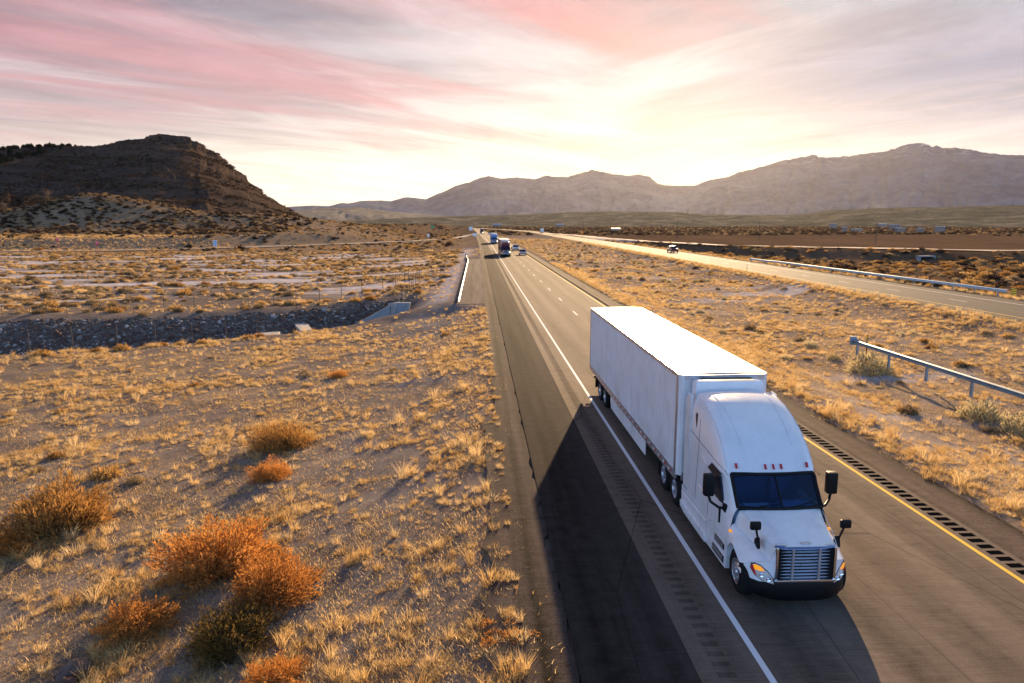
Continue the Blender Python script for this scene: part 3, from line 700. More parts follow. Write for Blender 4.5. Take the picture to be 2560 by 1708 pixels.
def semi(label, loc, paint, side, roof, grille=None, skirt=True, rearz=0.0):
    t = thing('semi_truck', label, 'truck', loc)
        # hood: rings from the grille back to the windscreen
    S = np.linspace(0, 1, 15); rings = []
    for s in S:
        pr = interp_prof([(k, sum(([x, z] for x, z in P), [])) for k, P in HOOD], s); half = []
        for j in range(10):
            x, z = pr[2 * j], pr[2 * j + 1]
            y = yfront(x) + (1.50 - 0.17 * max(0, 1 - (x / 1.02) ** 2) - yfront(x)) * s
            if j == 9:
                d = y - 0.95; z = max(0.6, 0.5 + math.sqrt(max(0, 0.62 ** 2 - d * d))) if abs(d) < 0.62 else (0.62 if d < 0 else 0.9)
                z = min(z, pr[17] - 0.03)
            half.append((x, y, z))
        rings.append(both(half))
    mb = MB(); mb.loft(rings)
    # front faces beside the grille (below the hood edge)
    for sg in (-1, 1):
        xs_ = np.linspace(0.655, 1.19, 10); top = np.interp(xs_, [p[0] for p in HOOD[0][1]], [p[1] for p in HOOD[0][1]])
        mb.loft([[(sg * x, yfront(x), 0.60) for x in xs_], [(sg * x, yfront(x) - 0.012, 0.6 + (z - 0.6) * 0.6) for x, z in zip(xs_, top)], [(sg * x, yfront(x), z) for x, z in zip(xs_, top)]])
    hood = mb.build('hood', paint, t, 38)
    em = MB()
    for sg in (-1, 1):
        em.tube([(sg * 0.70, 0.12, 1.425), (sg * 0.80, 0.55, 1.575), (sg * 0.965, 1.4, 1.72)], 0.007, 5)
    em.each('hood_crease', paint, hood, 60)
    # grille
    g = MB(); g.prism([(-0.66, 0.70), (0.66, 0.70), (0.655, 1.46), (-0.655, 1.46)], 'y', 0.09, 0.5)
    go = g.build('grille', M['black'], t)
    gs = MB()
    for k in range(9):
        z = 0.765 + k * 0.0735
        gs.loft([[(x, yfront(x) + 0.035 + 0.03, z - 0.020), (x, yfront(x) + 0.012, z + 0.004), (x, yfront(x) + 0.05, z + 0.026)] for x in np.linspace(-0.6, 0.6, 9)])
    gs.build('grille_slats', grille or M['slat'], go)
    gv = MB()
    for x in (-0.29, 0.29): gv.rbox(x - 0.022, x + 0.022, 0.025, 0.07, 0.73, 1.44, 0.008)
    gv.each('grille_bar', M['alu'], go)
    gf = MB()
    for sg in (-1, 1): gf.rbox(sg * 0.635 - 0.028, sg * 0.635 + 0.028, 0.035, 0.12, 0.70, 1.46, 0.012)
    gf.rbox(-0.66, 0.66, 0.012, 0.10, 0.69, 0.74, 0.015)
    gf.loft([[(x, yfront(x) + 0.0, 1.425), (x, yfront(x) - 0.022, 1.452), (x, yfront(x) + 0.005, 1.482), (x, yfront(x) + 0.075, 1.512)] for x in np.linspace(-0.65, 0.65, 13)])
    gf.build('grille_surround', M['chrome'], go, 50)
    bd = MB(); bd.rbox(-0.11, 0.11, 0.10, 0.15, 1.518, 1.545, 0.006); bd.build('badge', M['alu'], hood)
    # bumper
    xsb = np.linspace(-1.2, 1.2, 25); b = MB()
    lo = lambda x: 0.24 + 0.05 * (abs(x) / 1.2) ** 3; hi_ = lambda x: 0.70 if abs(x) < 0.6 else 0.70 - 0.09 * min(1, (abs(x) - 0.6) / 0.3)
    b.loft([[(x, yfront(x) + 0.25, lo(x)), (x, yfront(x) + 0.03, lo(x)), (x, yfront(x) - 0.03, lo(x) + 0.10), (x, yfront(x) - 0.035, hi_(x) - 0.08), (x, yfront(x) - 0.01, hi_(x) - 0.005), (x, yfront(x) + 0.12, hi_(x) - 0.003)] for x in xsb])
    bo = b.build('bumper', M['black'], t, 50)
    # headlights: swept-back lenses with an amber outer corner
    for sg in (-1, 1):
        def patch(poly, off, th=0.03):
            m_ = MB(); ring0 = [(sg * x, yfront(x) - off, z) for x, z in poly]; ring1 = [(sg * x, yfront(x) + th, z) for x, z in poly]
            cx_ = sum(p[0] for p in poly) / len(poly); cz_ = sum(p[1] for p in poly) / len(poly)
            m_.loft([ring1, ring0], True)
            n = len(poly); b_ = len(m_.v); m_.add(ring0 + [(sg * cx_, yfront(cx_) - off - 0.018, cz_)], [(k, (k + 1) % n, n) for k in range(n)]); return m_
        rim = patch([(0.645, 0.605), (0.67, 0.74), (0.78, 0.90), (0.90, 0.985), (0.99, 1.0), (1.045, 0.96), (1.055, 0.84), (0.99, 0.72), (0.84, 0.63)], 0.016)
        hl = rim.build('headlight', M['black'], t, 30)
        patch([(0.66, 0.62), (0.685, 0.735), (0.79, 0.885), (0.90, 0.965), (0.985, 0.98), (1.03, 0.945), (1.04, 0.85), (0.98, 0.735), (0.835, 0.645)], 0.026).build('lens', M['lens'], hl, 30)
        patch([(0.845, 0.885), (0.90, 0.955), (0.985, 0.97), (1.02, 0.94), (1.0, 0.86), (0.95, 0.86), (0.90, 0.87)], 0.052).build('turn_signal', M['amber'], hl, 30)
        patch([(1.0, 0.86), (1.025, 0.94), (1.045, 0.93), (1.05, 0.84), (0.985, 0.715), (0.975, 0.75)], 0.050).build('side_reflector', M['red_lens'], hl, 30)
        for (bx, bz, br) in ((0.88, 0.795, 0.062), (0.765, 0.725, 0.055)):
            q = MB(); q.lathe([(0, br), (0.012, br * 0.9), (0.0, br * 0.45), (0.02, br * 0.3), (0.024, 0)], (sg * bx, yfront(bx) - 0.048, bz), 'y', 16, -1); q.build('bulb', M['chrome'], hl, 40)
        amb = MB(); amb.prism([(lambda a: (1.42 + 0.05 * math.cos(a), 1.26 + 0.028 * math.sin(a)))(2 * math.pi * k / 10) for k in range(10)], 'x', sg * 1.15, sg * 1.2); amb.build('side_marker', M['amber'], t)
    # cab shell
    st = [1.50, 1.68, 1.86, 2.04, 2.12, 2.2, 2.35, 2.5, 2.7, 2.9, 3.15, 3.4, 3.65, 3.9, 4.15, 4.4, 4.6, 4.75]
    rings = [[cab_pt(x, y, z) for x, z in both(cab_prof(y))] for y in st]; n = len(rings[0])
    mb = MB(); vs_ = [p for r_ in rings for p in r_]; fs = []
    for i in range(len(st) - 1):
        for k in range(n - 1):
            if i < 3 and 6 <= k <= 11: continue           # windscreen opening
            fs.append((i * n + k, i * n + k + 1, (i + 1) * n + k + 1, (i + 1) * n + k))
    mb.add(vs_, fs); mb.add([(p[0], p[1], p[2]) for p in rings[-1]], [tuple(range(n))])
    cab = mb.build('cab', paint, t, 32)
    w_ = MB(); G = [[cab_pt(x, y, z - 0.006) for x, z in both(cab_prof(y))[6:13]] for y in st[:4]]; w_.loft(G)
    ws = w_.build('windscreen', M['glass'], t, 60)
    fr = MB(); edge = lambda y: [cab_pt(x, y, z + 0.004) for x, z in both(cab_prof(y))[6:13]]
    e0, e1 = edge(1.5), edge(2.04)
    fr.tube(e0, 0.048, 6); fr.tube(e1, 0.04, 6)
    fr.tube([edge(y)[0] for y in st[:4]], 0.045, 6); fr.tube([edge(y)[-1] for y in st[:4]], 0.045, 6); fr.tube([edge(y)[3] for y in st[:4]], 0.022, 6)
    fr.build('windscreen_seal', M['black'], ws, 60)
    wp = MB()
    for x0, x1 in ((-0.55, -0.05), (0.25, 0.80)):
        wp.tube([cab_pt(x0, 1.49, 1.85), cab_pt((x0 + x1) / 2, 1.53, 1.885), cab_pt(x1, 1.56, 1.90)], 0.014, 5)
    wp.each('wiper', M['black'], ws)
    # inside the cab
    ib = MB(); ib.rbox(-1.05, 1.05, 1.56, 2.0, 1.2, 1.70, 0.08); ib.rbox(0.15, 0.85, 1.62, 1.95, 1.66, 1.80, 0.05)
    ins = ib.build('dashboard', M['dash'], cab, 40)
    pb = MB(); pb.rbox(-0.72, -0.12, 1.62, 1.92, 1.70, 1.725, 0.01); pb.build('paper_stack', M['paper'], cab)
    for sx in (-0.55, 0.55):
        sb = MB(); sb.rbox(sx - 0.27, sx + 0.27, 2.3, 2.85, 1.15, 1.42, 0.06); sb.rbox(sx - 0.26, sx + 0.26, 2.78, 2.96, 1.35, 2.05, 0.07); sb.rbox(sx - 0.14, sx + 0.14, 2.8, 2.93, 2.06, 2.26, 0.05)
        sb.build('seat', M['seat'], cab, 40)
    sw = MB(); sw.tube([(0.55 + 0.22 * math.cos(a), 2.1 + 0.12 * math.sin(a), 1.72 + 0.17 * math.sin(a)) for a in np.linspace(0, 2 * math.pi, 20)], 0.018, 6); sw.tube([(0.55, 2.1, 1.72), (0.55, 1.85, 1.6)], 0.03, 6)
    sw.build('steering_wheel', M['black'], cab)
    bk = MB(); bk.box(-1.1, 1.1, 3.0, 3.03, 0.96, 2.6); bk.build('sleeper_curtain', M['seat'], cab)
    # marker lights over the windscreen
    for x in (-0.86, -0.19, 0.0, 0.19, 0.86):
        m_ = MB(); p = cab_pt(x, 2.10, 2.545); q = cab_pt(x, 2.17, 2.65)
        m_.loft([[(p[0] - 0.02, p[1] - 0.03, p[2]), (p[0] + 0.02, p[1] - 0.03, p[2]), (p[0] + 0.02, p[1] + 0.03, p[2] - 0.02), (p[0] - 0.02, p[1] + 0.03, p[2] - 0.02)],
                 [(q[0] - 0.02, q[1] - 0.03, q[2]), (q[0] + 0.02, q[1] - 0.03, q[2]), (q[0] + 0.02, q[1] + 0.03, q[2] - 0.02), (q[0] - 0.02, q[1] + 0.03, q[2] - 0.02)]], True, True)
        m_.build('marker_light', M['red_lens'], cab)
    # raised lines on the roof fairing and panel seams
    cr = MB()
    for sg in (-1, 1): cr.tube([(lambda x, y: cab_pt(sg * x, y, float(np.interp(x, [q[0] for q in cab_prof(y)][:5], [q[1] for q in cab_prof(y)][:5]))))(lerp(0.62, 0.72, (y - 2.5) / 2), y) for y in np.linspace(2.5, 4.55, 12)], 0.012, 5)
    for sg in (-1, 1): cr.tube([(lambda q: cab_pt(sg * q[0], y, q[1] + 0.006))(cab_prof(y)[4]) for y in np.linspace(2.15, 4.7, 16)], 0.014, 5)
    cr.each('roof_crease', paint, cab, 70)
    sm = MB()
    for sg in (-1, 1):
        L = []
        for y, z in ((2.06, 2.36), (2.18, 2.44), (2.5, 2.50), (3.2, 2.56), (4.0, 2.62), (4.75, 2.70)):
            pr = cab_prof(y); x = float(np.interp(-z, [-q[1] for q in pr], [q[0] for q in pr])); L.append((sg * (x + 0.002), y, z))
        sm.tube(L, 0.008, 5)
        for yy, z0, z1 in ((2.98, 1.0, 2.3), (4.02, 1.0, 3.5)):
            L = []
            for z in np.linspace(z0, z1, 9):
                pr = cab_prof(yy); x = float(np.interp(-z, [-q[1] for q in pr], [q[0] for q in pr])); L.append((sg * (x + 0.001), yy, z))
            sm.tube(L, 0.007, 5)
    sm.each('panel_seam', M['seam'], cab)
    hi2 = MB()
    for sg in (-1, 1):
        for (ya, za, yb, zb_) in ((3.75, 2.36, 3.25, 2.22), (3.75, 1.5, 3.2, 1.36)):
            hi2.tube([(sg * 1.172, ya, za), (sg * 1.178, (ya + yb) / 2, (za + zb_) / 2), (sg * 1.185, yb, zb_)] if za > 2 else [(sg * 1.193, ya, za), (sg * 1.196, yb, zb_)], 0.016, 5)
    hi2.each('grab_rail', M['chrome'], cab, 60)
    for sg in (-1, 1):
        dw = MB(); dw.prism([(1.96, 1.80), (2.14, 2.10), (2.24, 2.26), (2.34, 2.30), (2.80, 2.28), (2.87, 2.2), (2.87, 1.74), (2.3, 1.66), (1.97, 1.70)], 'x', sg * 1.10, sg * 1.184)
        dwo = dw.build('side_window', M['blue_glass'], t)
        vz = MB(); vz.loft([[(sg * 1.17, 2.2, 2.36), (sg * 1.17, 2.9, 2.40)], [(sg * 1.30, 2.24, 2.27), (sg * 1.30, 2.85, 2.30)], [(sg * 1.285, 2.24, 2.255), (sg * 1.285, 2.85, 2.285)]]); vz.build('window_visor', M['black'], dwo)
        hd = MB(); hd.rbox(min(sg * 1.19, sg * 1.225), max(sg * 1.19, sg * 1.225), 2.05, 2.12, 1.18, 1.52, 0.012); hd.build('door_handle', M['black'], t)
        sl = MB(); sl.prism([(4.24, 3.27), (4.36, 3.30), (4.42, 3.20), (4.36, 3.0), (4.30, 2.84), (4.26, 2.92)], 'x', sg * 1.08, sg * 1.150); sl.build('sleeper_window', M['blue_glass'], t)
        ex = MB(); ex.prism([(4.77, 1.0), (5.18, 1.0), (5.22, 2.4), (5.16, 3.45), (5.05, 3.68), (4.77, 3.66)], 'x', sg * 1.13, sg * 1.19); ex.build('side_fairing', paint, t)
        # skirt with two slotted steps
        sk = MB(); sk.prism([(1.56, 0.26), (1.50, 0.62), (1.54, 1.02), (2.6, 1.06), (2.95, 0.97), (3.6, 0.96), (5.25, 0.95), (5.22, 0.34), (4.85, 0.27), (3.0, 0.25)], 'x', sg * 1.02, sg * 1.205)
        sk.prism([(3.0, 0.25), (4.85, 0.27), (5.22, 0.34), (5.24, 0.50), (4.6, 0.44), (3.1, 0.42)], 'x', sg * 1.2, sg * 1.245)
        sk.tube([(sg * 1.207, 2.62, 1.05), (sg * 1.21, 3.0, 0.80), (sg * 1.21, 5.2, 0.74)], 0.02, 6)
        sko = sk.build('skirt', paint, t)
        for (y0, y1, z0, z1) in ((1.66, 2.3, 0.66, 0.80), (1.66, 2.45, 0.34, 0.50)):
            sp = MB(); a_, b_ = sorted((sg * 1.12, sg * 1.232)); sp.rbox(a_, b_, y0, y1, z0, z1, 0.015); so_ = sp.build('step', M['chassis'], t)
            tr_ = MB()
            for q in np.linspace(z0 + 0.02, z1 - 0.02, 4): tr_.box(*sorted((sg * 1.225, sg * 1.240)), y0 + 0.03, y1 - 0.03, q - 0.009, q + 0.009)
            tr_.build('step_tread', M['alu'], so_)
        # mirrors
        mr = MB(); mr.rbox(sg * 1.50 - 0.125, sg * 1.50 + 0.125, 2.0, 2.2, 1.86, 2.40, 0.05)
        mo = mr.build('mirror', M['black'], t, 40)
        ar = MB(); ar.tube([(sg * 1.15, 1.86, 1.62), (sg * 1.30, 1.92, 1.63), (sg * 1.45, 2.05, 1.72), (sg * 1.50, 2.1, 1.88)], 0.035, 8); ar.rbox(sg * 1.16 - 0.03, sg * 1.16 + 0.03, 1.78, 1.98, 1.54, 1.74, 0.02); ar.build('mirror_arm', M['black'], mo, 40)
        hm = MB(); hm.rbox(sg * 1.0 - 0.12, sg * 1.0 + 0.12, 0.36, 0.46, 1.73, 1.92, 0.045)
        ho = hm.build('hood_mirror', M['black'], t, 40)
        ha = MB(); ha.tube([(sg * 0.88, 0.50, 1.33), (sg * 0.90, 0.47, 1.46), (sg * 0.98, 0.42, 1.75)], 0.024, 7); ha.prism([(0.42, 1.28), (0.62, 1.34), (0.58, 1.47), (0.48, 1.52)], 'x', sg * 0.86, sg * 0.93); ha.build('mirror_arm', M['black'], ho, 40)
    ch = MB()
    for sg in (-1, 1): ch.box(*sorted((sg * 0.36, sg * 0.48)), 1.0, 8.0, 0.62, 0.88)
    ch.box(-1.0, 1.0, 5.6, 7.9, 0.9, 1.0); ch.tube([(-0.95, 0.94, 0.5), (0.95, 0.94, 0.5)], 0.08)
    for ay in (6.05, 7.3): ch.tube([(-0.9, ay, 0.5), (0.9, ay, 0.5)], 0.12)
    for sg in (-1, 1): ch.lathe([(0, 0.0), (0, 0.31), (1.5, 0.31), (1.5, 0)], (sg * 0.82, 3.2, 0.62), 'y', 20, 1)
    for sg in (-1, 1): ch.box(*sorted((sg * 0.7, sg * 1.18)), 7.93, 7.95, 0.25, 0.9)
    ch.box(-1.0, 1.0, 0.5, 5.0, 0.45, 0.62)
    ch.build('chassis', M['chassis'], t)
    for sg in (-1, 1):
        wheel(t, sg * 1.165, 0.95, 0.51, sg, False, t)
        for ay in (6.05, 7.3): wheel(t, sg * 1.19, ay, 0.51, sg, True, t)
    # ---------------- trailer
    Y0, Y1, HW, ZB, ZT = 5.58, 21.65, 1.27, 1.08, 4.06
    tb = MB(); r_ = 0.13
    plan = [(-HW, Y1), (-HW, Y0 + r_), (-HW + 0.05, Y0 + 0.04), (-HW + r_, Y0), (HW - r_, Y0), (HW - 0.05, Y0 + 0.04), (HW, Y0 + r_), (HW, Y1)]
    tb.prism(plan, 'z', ZB, ZT - 0.002)
    tr = tb.build('trailer', side, t)
    rf = MB(); pl2 = [(x * 0.985, lerp(Y0 + Y1, 2 * y, 0.997) / 2) for x, y in plan]
    yy = np.linspace(Y0 + 0.12, Y1 - 0.03, 40)
    rf.loft([[(x, y, ZT + 0.006 + 0.03 * (1 - (x / HW) ** 2) + 0.004 * (i % 3 == 0)) for x in np.linspace(-HW + 0.02, HW - 0.02, 11)] for i, y in enumerate(yy)])
    rf.build('roof', roof, tr, 60)
    rl = MB()
    for sg in (-1, 1):
        rl.box(*sorted((sg * (HW - 0.03), sg * (HW + 0.022))), Y0 + r_ + 0.02, Y1, ZT - 0.11, ZT + 0.006)
        rl.box(*sorted((sg * (HW - 0.04), sg * (HW + 0.024))), Y0 + r_ + 0.02, Y1, ZB - 0.14, ZB + 0.10)
        rl.box(*sorted((sg * (HW - 0.03), sg * (HW + 0.016))), Y0 + r_ + 0.01, Y0 + 0.32, ZB + 0.11, ZT - 0.12)
        rl.box(*sorted((sg * (HW - 0.03), sg * (HW + 0.02))), Y1 - 0.10, Y1 + 0.03, ZB - 0.14, ZT)
    rl.box(-HW + r_, HW - r_, Y0 - 0.03, Y0 + 0.02, ZT - 0.14, ZT + 0.004); rl.box(-HW + r_, HW - r_, Y0 - 0.03, Y0 + 0.02, ZB - 0.14, ZB + 0.1)
    rl.box(-HW + 0.1, HW - 0.1, Y1 - 0.02, Y1 + 0.04, ZT - 0.16, ZT); rl.box(-0.03, 0.03, Y1, Y1 + 0.03, ZB, ZT - 0.17)
    rl.build('rail', M['alu'], tr)
    for sg in (-1, 1):
        rb = MB()
        for y in np.arange(Y0 + 0.45, Y1 - 0.2, 0.305): rb.box(*sorted((sg * (HW - 0.01), sg * (HW + 0.014))), y - 0.03, y + 0.03, ZB + 0.105, ZT - 0.115)
        rb.build('side_ribs', side, tr)
    rv = MB(); wv = MB()
    for sg in (-1, 1):
        for i, y in enumerate(np.arange(Y0 + 0.5, Y1 - 0.3, 0.62)):
            rv.box(*sorted((sg * (HW + 0.02), sg * (HW + 0.030))), y, y + 0.17, ZB - 0.055, ZB + 0.0)
            wv.box(*sorted((sg * (HW + 0.02), sg * (HW + 0.029))), y + 0.18, y + 0.33, ZB - 0.055, ZB + 0.0)
    if loc[1] < 100: rv.each('red_reflector', M['red_lens'], tr); wv.each('white_reflector', M['sign_white'], tr)
    ru = MB(); ru.rbox(-0.98, 0.98, Y0 - 0.50, Y0 - 0.035, 2.15, 3.98, 0.14)
    ruo = ru.build('cooling_unit', M['white'], t, 40)
    rt = MB(); rt.prism([(-0.72, 3.975), (0.72, 3.975), (0.72, 3.986), (-0.72, 3.986)], 'y', Y0 - 0.36, Y0 - 0.06); rt.prism([(-0.7, 2.4), (0.7, 2.4), (0.7, 3.2), (-0.7, 3.2)], 'y', Y0 - 0.506, Y0 - 0.49); rt.each('vent', M['black'], ruo)
    if skirt:
        for sg in (-1, 1):
            sk = MB(); sk.prism([(9.6, 0.36), (9.6, ZB - 0.13), (16.1, ZB - 0.13), (16.1, 0.62), (15.9, 0.36)], 'x', sg * 1.21, sg * 1.24); sko = sk.build('side_skirt', side, tr)
    uc = MB(); uc.box(-0.5, 0.5, 6, 21.4, ZB - 0.3, ZB - 0.12); uc.box(-1.15, 1.15, 16.6, 20.3, ZB - 0.26, ZB - 0.13)
    for sg in (-1, 1): uc.rbox(sg * 0.85 - 0.08, sg * 0.85 + 0.08, 8.35, 8.52, 0.28, ZB, 0.02); uc.box(sg * 0.85 - 0.14, sg * 0.85 + 0.14, 8.3, 8.6, 0.25, 0.28)
    for ay in (17.5, 18.78): uc.tube([(-0.9, ay, 0.5), (0.9, ay, 0.5)], 0.1)
    uc.box(-1.1, 1.1, 21.4, 21.5, 0.5, 0.62); uc.box(-0.7, -0.6, 21.35, 21.5, 0.5, ZB); uc.box(0.6, 0.7, 21.35, 21.5, 0.5, ZB)
    uc.build('underframe', M['chassis'], tr)
    for sg in (-1, 1):
        mf = MB(); mf.box(*sorted((sg * 0.62, sg * 1.22)), 20.25, 20.27, 0.3, ZB - 0.1); mf.build('mudflap', M['rubber'], tr)
        for ay in (17.5, 18.78): wheel(t, sg * 1.25, ay, 0.51, sg, True, t)
        tl = MB(); tl.rbox(sg * 0.95 - 0.1, sg * 0.95 + 0.1, Y1 - 0.02, Y1 + 0.05, ZB - 0.12, ZB - 0.03, 0.01); tl.build('tail_light', M['red_lens'], tr)
    return t
semi('large white semi truck with a long white trailer, nearest vehicle on the highway', (6.98, 13.95, 0.0), M['white'], M['white_panel'], M['roof_white'])
RED = pmat('dark_red_paint', (0.11, 0.014, 0.018), 0.25, 0, 0.08, 2, coat=0.6); RUST = pmat('rust_red_panel', (0.34, 0.10, 0.06), 0.5, 0, 0.1, 2)
BLU = pmat('blue_paint', (0.015, 0.19, 0.42), 0.3, 0, 0.08, 2, coat=0.6); BLUP = pmat('blue_panel', (0.02, 0.21, 0.42), 0.45, 0, 0.1, 2)
semi('dark red semi truck with a brownish red trailer driving behind the white one', (6.95, 176.0, 0.0), RED, RUST, M['roof_white'])
semi('bright blue semi truck with a blue trailer following the red truck', (6.95 + float(road_off(282)), 282.0, 0.0), BLU, BLUP, BLUP)
semi('tiny dark red semi truck farthest away where the highway bends', (6.9 + float(road_off(545)), 545.0, 0.0), RED, RUST, RUST)

# ------------------------------------------------------------------ cars
def car(name, label, cat, loc, rz, paint, kind='suv', lights=True):
    """front at -y; wheels on z = 0"""
    t = thing(name, label, cat, loc, rz)
    L, W, Hh = {'suv': (4.7, 0.93, 1.72), 'sedan': (4.6, 0.91, 1.47), 'pickup': (5.6, 0.98, 1.88)}[kind]
    zb = 0.32; belt = {'suv': 1.08, 'sedan': 0.95, 'pickup': 1.16}[kind]; hz = {'suv': 1.02, 'sedan': 0.86, 'pickup': 1.12}[kind]
    def ring(y, zt, w, z0=zb): return [(x, y, z) for x, z in both([(0, zt), (w * 0.62, zt - 0.005), (w * 0.9, zt - 0.05), (w * 0.985, zt - 0.17), (w, (zt + z0) / 2 - 0.05), (w * 0.97, z0 + 0.05), (w * 0.9, z0)])]
    prof = [(0.0, hz - 0.36, W * 0.80), (0.06, hz - 0.20, W * 0.88), (0.25, hz - 0.09, W * 0.96), (0.7, hz - 0.03, W), (1.25, hz + 0.02, W), (1.5, belt, W), (L - 0.6, belt, W), (L - 0.15, belt - 0.05, W * 0.97), (L, belt - 0.25, W * 0.9)]
    m_ = MB(); rg = [ring(*p) for p in prof]; m_.loft(rg); n = len(rg[0]); m_.add(rg[0], [tuple(range(n))]); m_.add(rg[-1], [tuple(range(n))])
    body = m_.build('body', paint, t, 40)
    y0, y1, y2, y3 = {'suv': (1.45, 2.15, L - 0.75, L - 0.12), 'sedan': (1.45, 2.2, L - 1.5, L - 0.75), 'pickup': (1.5, 2.2, 3.25, 3.5)}[kind]
    g = MB(); wt = W * 0.78
    A = [(-W * 0.93, y0, belt), (W * 0.93, y0, belt), (W * 0.93, y3, belt), (-W * 0.93, y3, belt), (-wt, y1, Hh - 0.04), (wt, y1, Hh - 0.04), (wt, y2, Hh - 0.04), (-wt, y2, Hh - 0.04)]
    g.add(A, [(0, 1, 5, 4), (1, 2, 6, 5), (2, 3, 7, 6), (3, 0, 4, 7)]); g.build('window', M['blue_glass'], t)
    r = MB(); r.rbox(-wt - 0.02, wt + 0.02, y1 - 0.06, y2 + 0.06, Hh - 0.06, Hh, 0.025)
    for sg in (-1, 1):
        r.tube([(sg * W * 0.94, y0, belt), (sg * (wt + 0.005), y1, Hh - 0.03)], 0.035, 6); r.tube([(sg * W * 0.94, y3, belt), (sg * (wt + 0.005), y2, Hh - 0.03)], 0.05, 6)
        r.tube([(sg * W * 0.94, (y0 + y3) / 2 + 0.2, belt), (sg * (wt + 0.005), (y1 + y2) / 2 + 0.1, Hh - 0.03)], 0.03, 6)
    r.build('roof', paint, t)
    if kind == 'pickup':
        b = MB(); b.box(-W * 0.8, W * 0.8, 3.65, L - 0.12, belt + 0.002, belt + 0.006); b.build('cargo_bed', M['black'], t)
    gr = MB(); gr.rbox(-W * 0.5, W * 0.5, -0.02, 0.1, hz - 0.52, hz - 0.30, 0.02); gr.build('grille', M['black'], t)
    bp = MB(); bp.rbox(-W * 0.9, W * 0.9, -0.06, 0.15, zb - 0.02, zb + 0.2, 0.05); bp.rbox(-W * 0.92, W * 0.92, L - 0.12, L + 0.06, zb, zb + 0.24, 0.05); bp.build('bumper', M['black'] if kind != 'sedan' else paint, t)
    for sg in (-1, 1):
        h = MB(); h.rbox(sg * W * 0.70 - 0.15, sg * W * 0.70 + 0.15, 0.0, 0.12, hz - 0.36, hz - 0.22, 0.03); h.build('headlight', M['lens'], t)
        h = MB(); h.rbox(sg * W * 0.84 - 0.07, sg * W * 0.84 + 0.07, L - 0.1, L + 0.02, belt - 0.42, belt - 0.16, 0.02); h.build('tail_light', M['red_lens'], t)
        h = MB(); h.rbox(sg * (W + 0.1) - 0.1, sg * (W + 0.1) + 0.1, y0 + 0.2, y0 + 0.3, belt - 0.02, belt + 0.15, 0.03); h.build('mirror', paint, t)
        for wy in (0.92, L - 0.98):
            w = MB(); w.lathe([(-0.22, 0.2), (-0.22, 0.3), (-0.2, 0.34), (-0.02, 0.34), (0.0, 0.3), (0.0, 0.21)], (sg * (W + 0.01), wy, 0.34), 'x', 20, sg); wo = w.build('wheel', M['rubber'], t, 40)
            w = MB(); w.lathe([(0.0, 0.21), (-0.03, 0.18), (0.0, 0.06), (0.0, 0.0)], (sg * (W + 0.01), wy, 0.34), 'x', 16, sg); w.build('rim', M['steel'], wo)
    return t
WHT = pmat('car_white', (0.7, 0.7, 0.72), 0.3, 0, 0.05, 2, coat=0.6); SIL = pmat('car_silver', (0.33, 0.36, 0.40), 0.3, 0.5, 0.05, 2, coat=0.6); MAR = pmat('car_maroon', (0.13, 0.03, 0.025), 0.3, 0.2, 0.05, 2, coat=0.6)
car('suv', 'white sport utility vehicle in the left lane, right behind the silver car', 'car', (11.5, 214, 0), 0, WHT, 'suv')
car('sedan', 'silver sedan with dark windscreen leading in the left lane beside the red truck', 'car', (11.7, 184, 0), 0, SIL, 'sedan')
car('sedan', 'tiny white car in the left lane far down the highway', 'car', (10.9 + float(road_off(500)) + 0.3, 500, 0), 0, WHT, 'sedan')
car('pickup_truck', 'dark maroon pickup truck alone on the opposite carriageway', 'truck', (55.0, 203.5, 0), math.pi, MAR, 'pickup')
def box_van(label, loc, rz):
    t = thing('box_truck', label, 'truck', loc, rz)
    m_ = MB(); m_.rbox(-1.2, 1.2, 2.2, 8.4, 0.95, 3.7, 0.05); m_.build('cargo_box', M['white_panel'], t)
    m_ = MB(); m_.loft([[(x, y, z) for x, z in both([(0, zt), (0.85, zt), (1.02, zt - 0.12), (1.05, 0.5)])] for y, zt in ((0, 1.1), (0.9, 1.35), (1.5, 2.3), (2.18, 2.4))], False); m_.build('cab', WHT, t, 40)
    m_ = MB(); m_.loft([[(x, 0.93, 1.42) for x in (-0.9, 0.9)], [(x, 1.46, 2.26) for x in (-0.85, 0.85)]]); m_.build('windscreen', M['blue_glass'], t)
    m_ = MB(); m_.box(-1.0, 1.0, 0.1, 8.3, 0.5, 0.94); m_.build('chassis', M['chassis'], t)
    for sg in (-1, 1):
        for wy in (0.9, 6.6): w = MB(); w.lathe([(-0.28, 0.2), (-0.28, 0.42), (0, 0.42), (0, 0.2), (-0.03, 0)], (sg * 1.1, wy, 0.42), 'x', 18, sg); w.build('wheel', M['rubber'], t)
        m_ = MB(); m_.box(*sorted((sg * 0.8, sg * 1.1)), 8.38, 8.43, 0.75, 0.9); m_.build('tail_light', M['red_lens'], t)
box_van('small white box truck far off on the opposite carriageway', (52.0, 585, 0), math.pi)

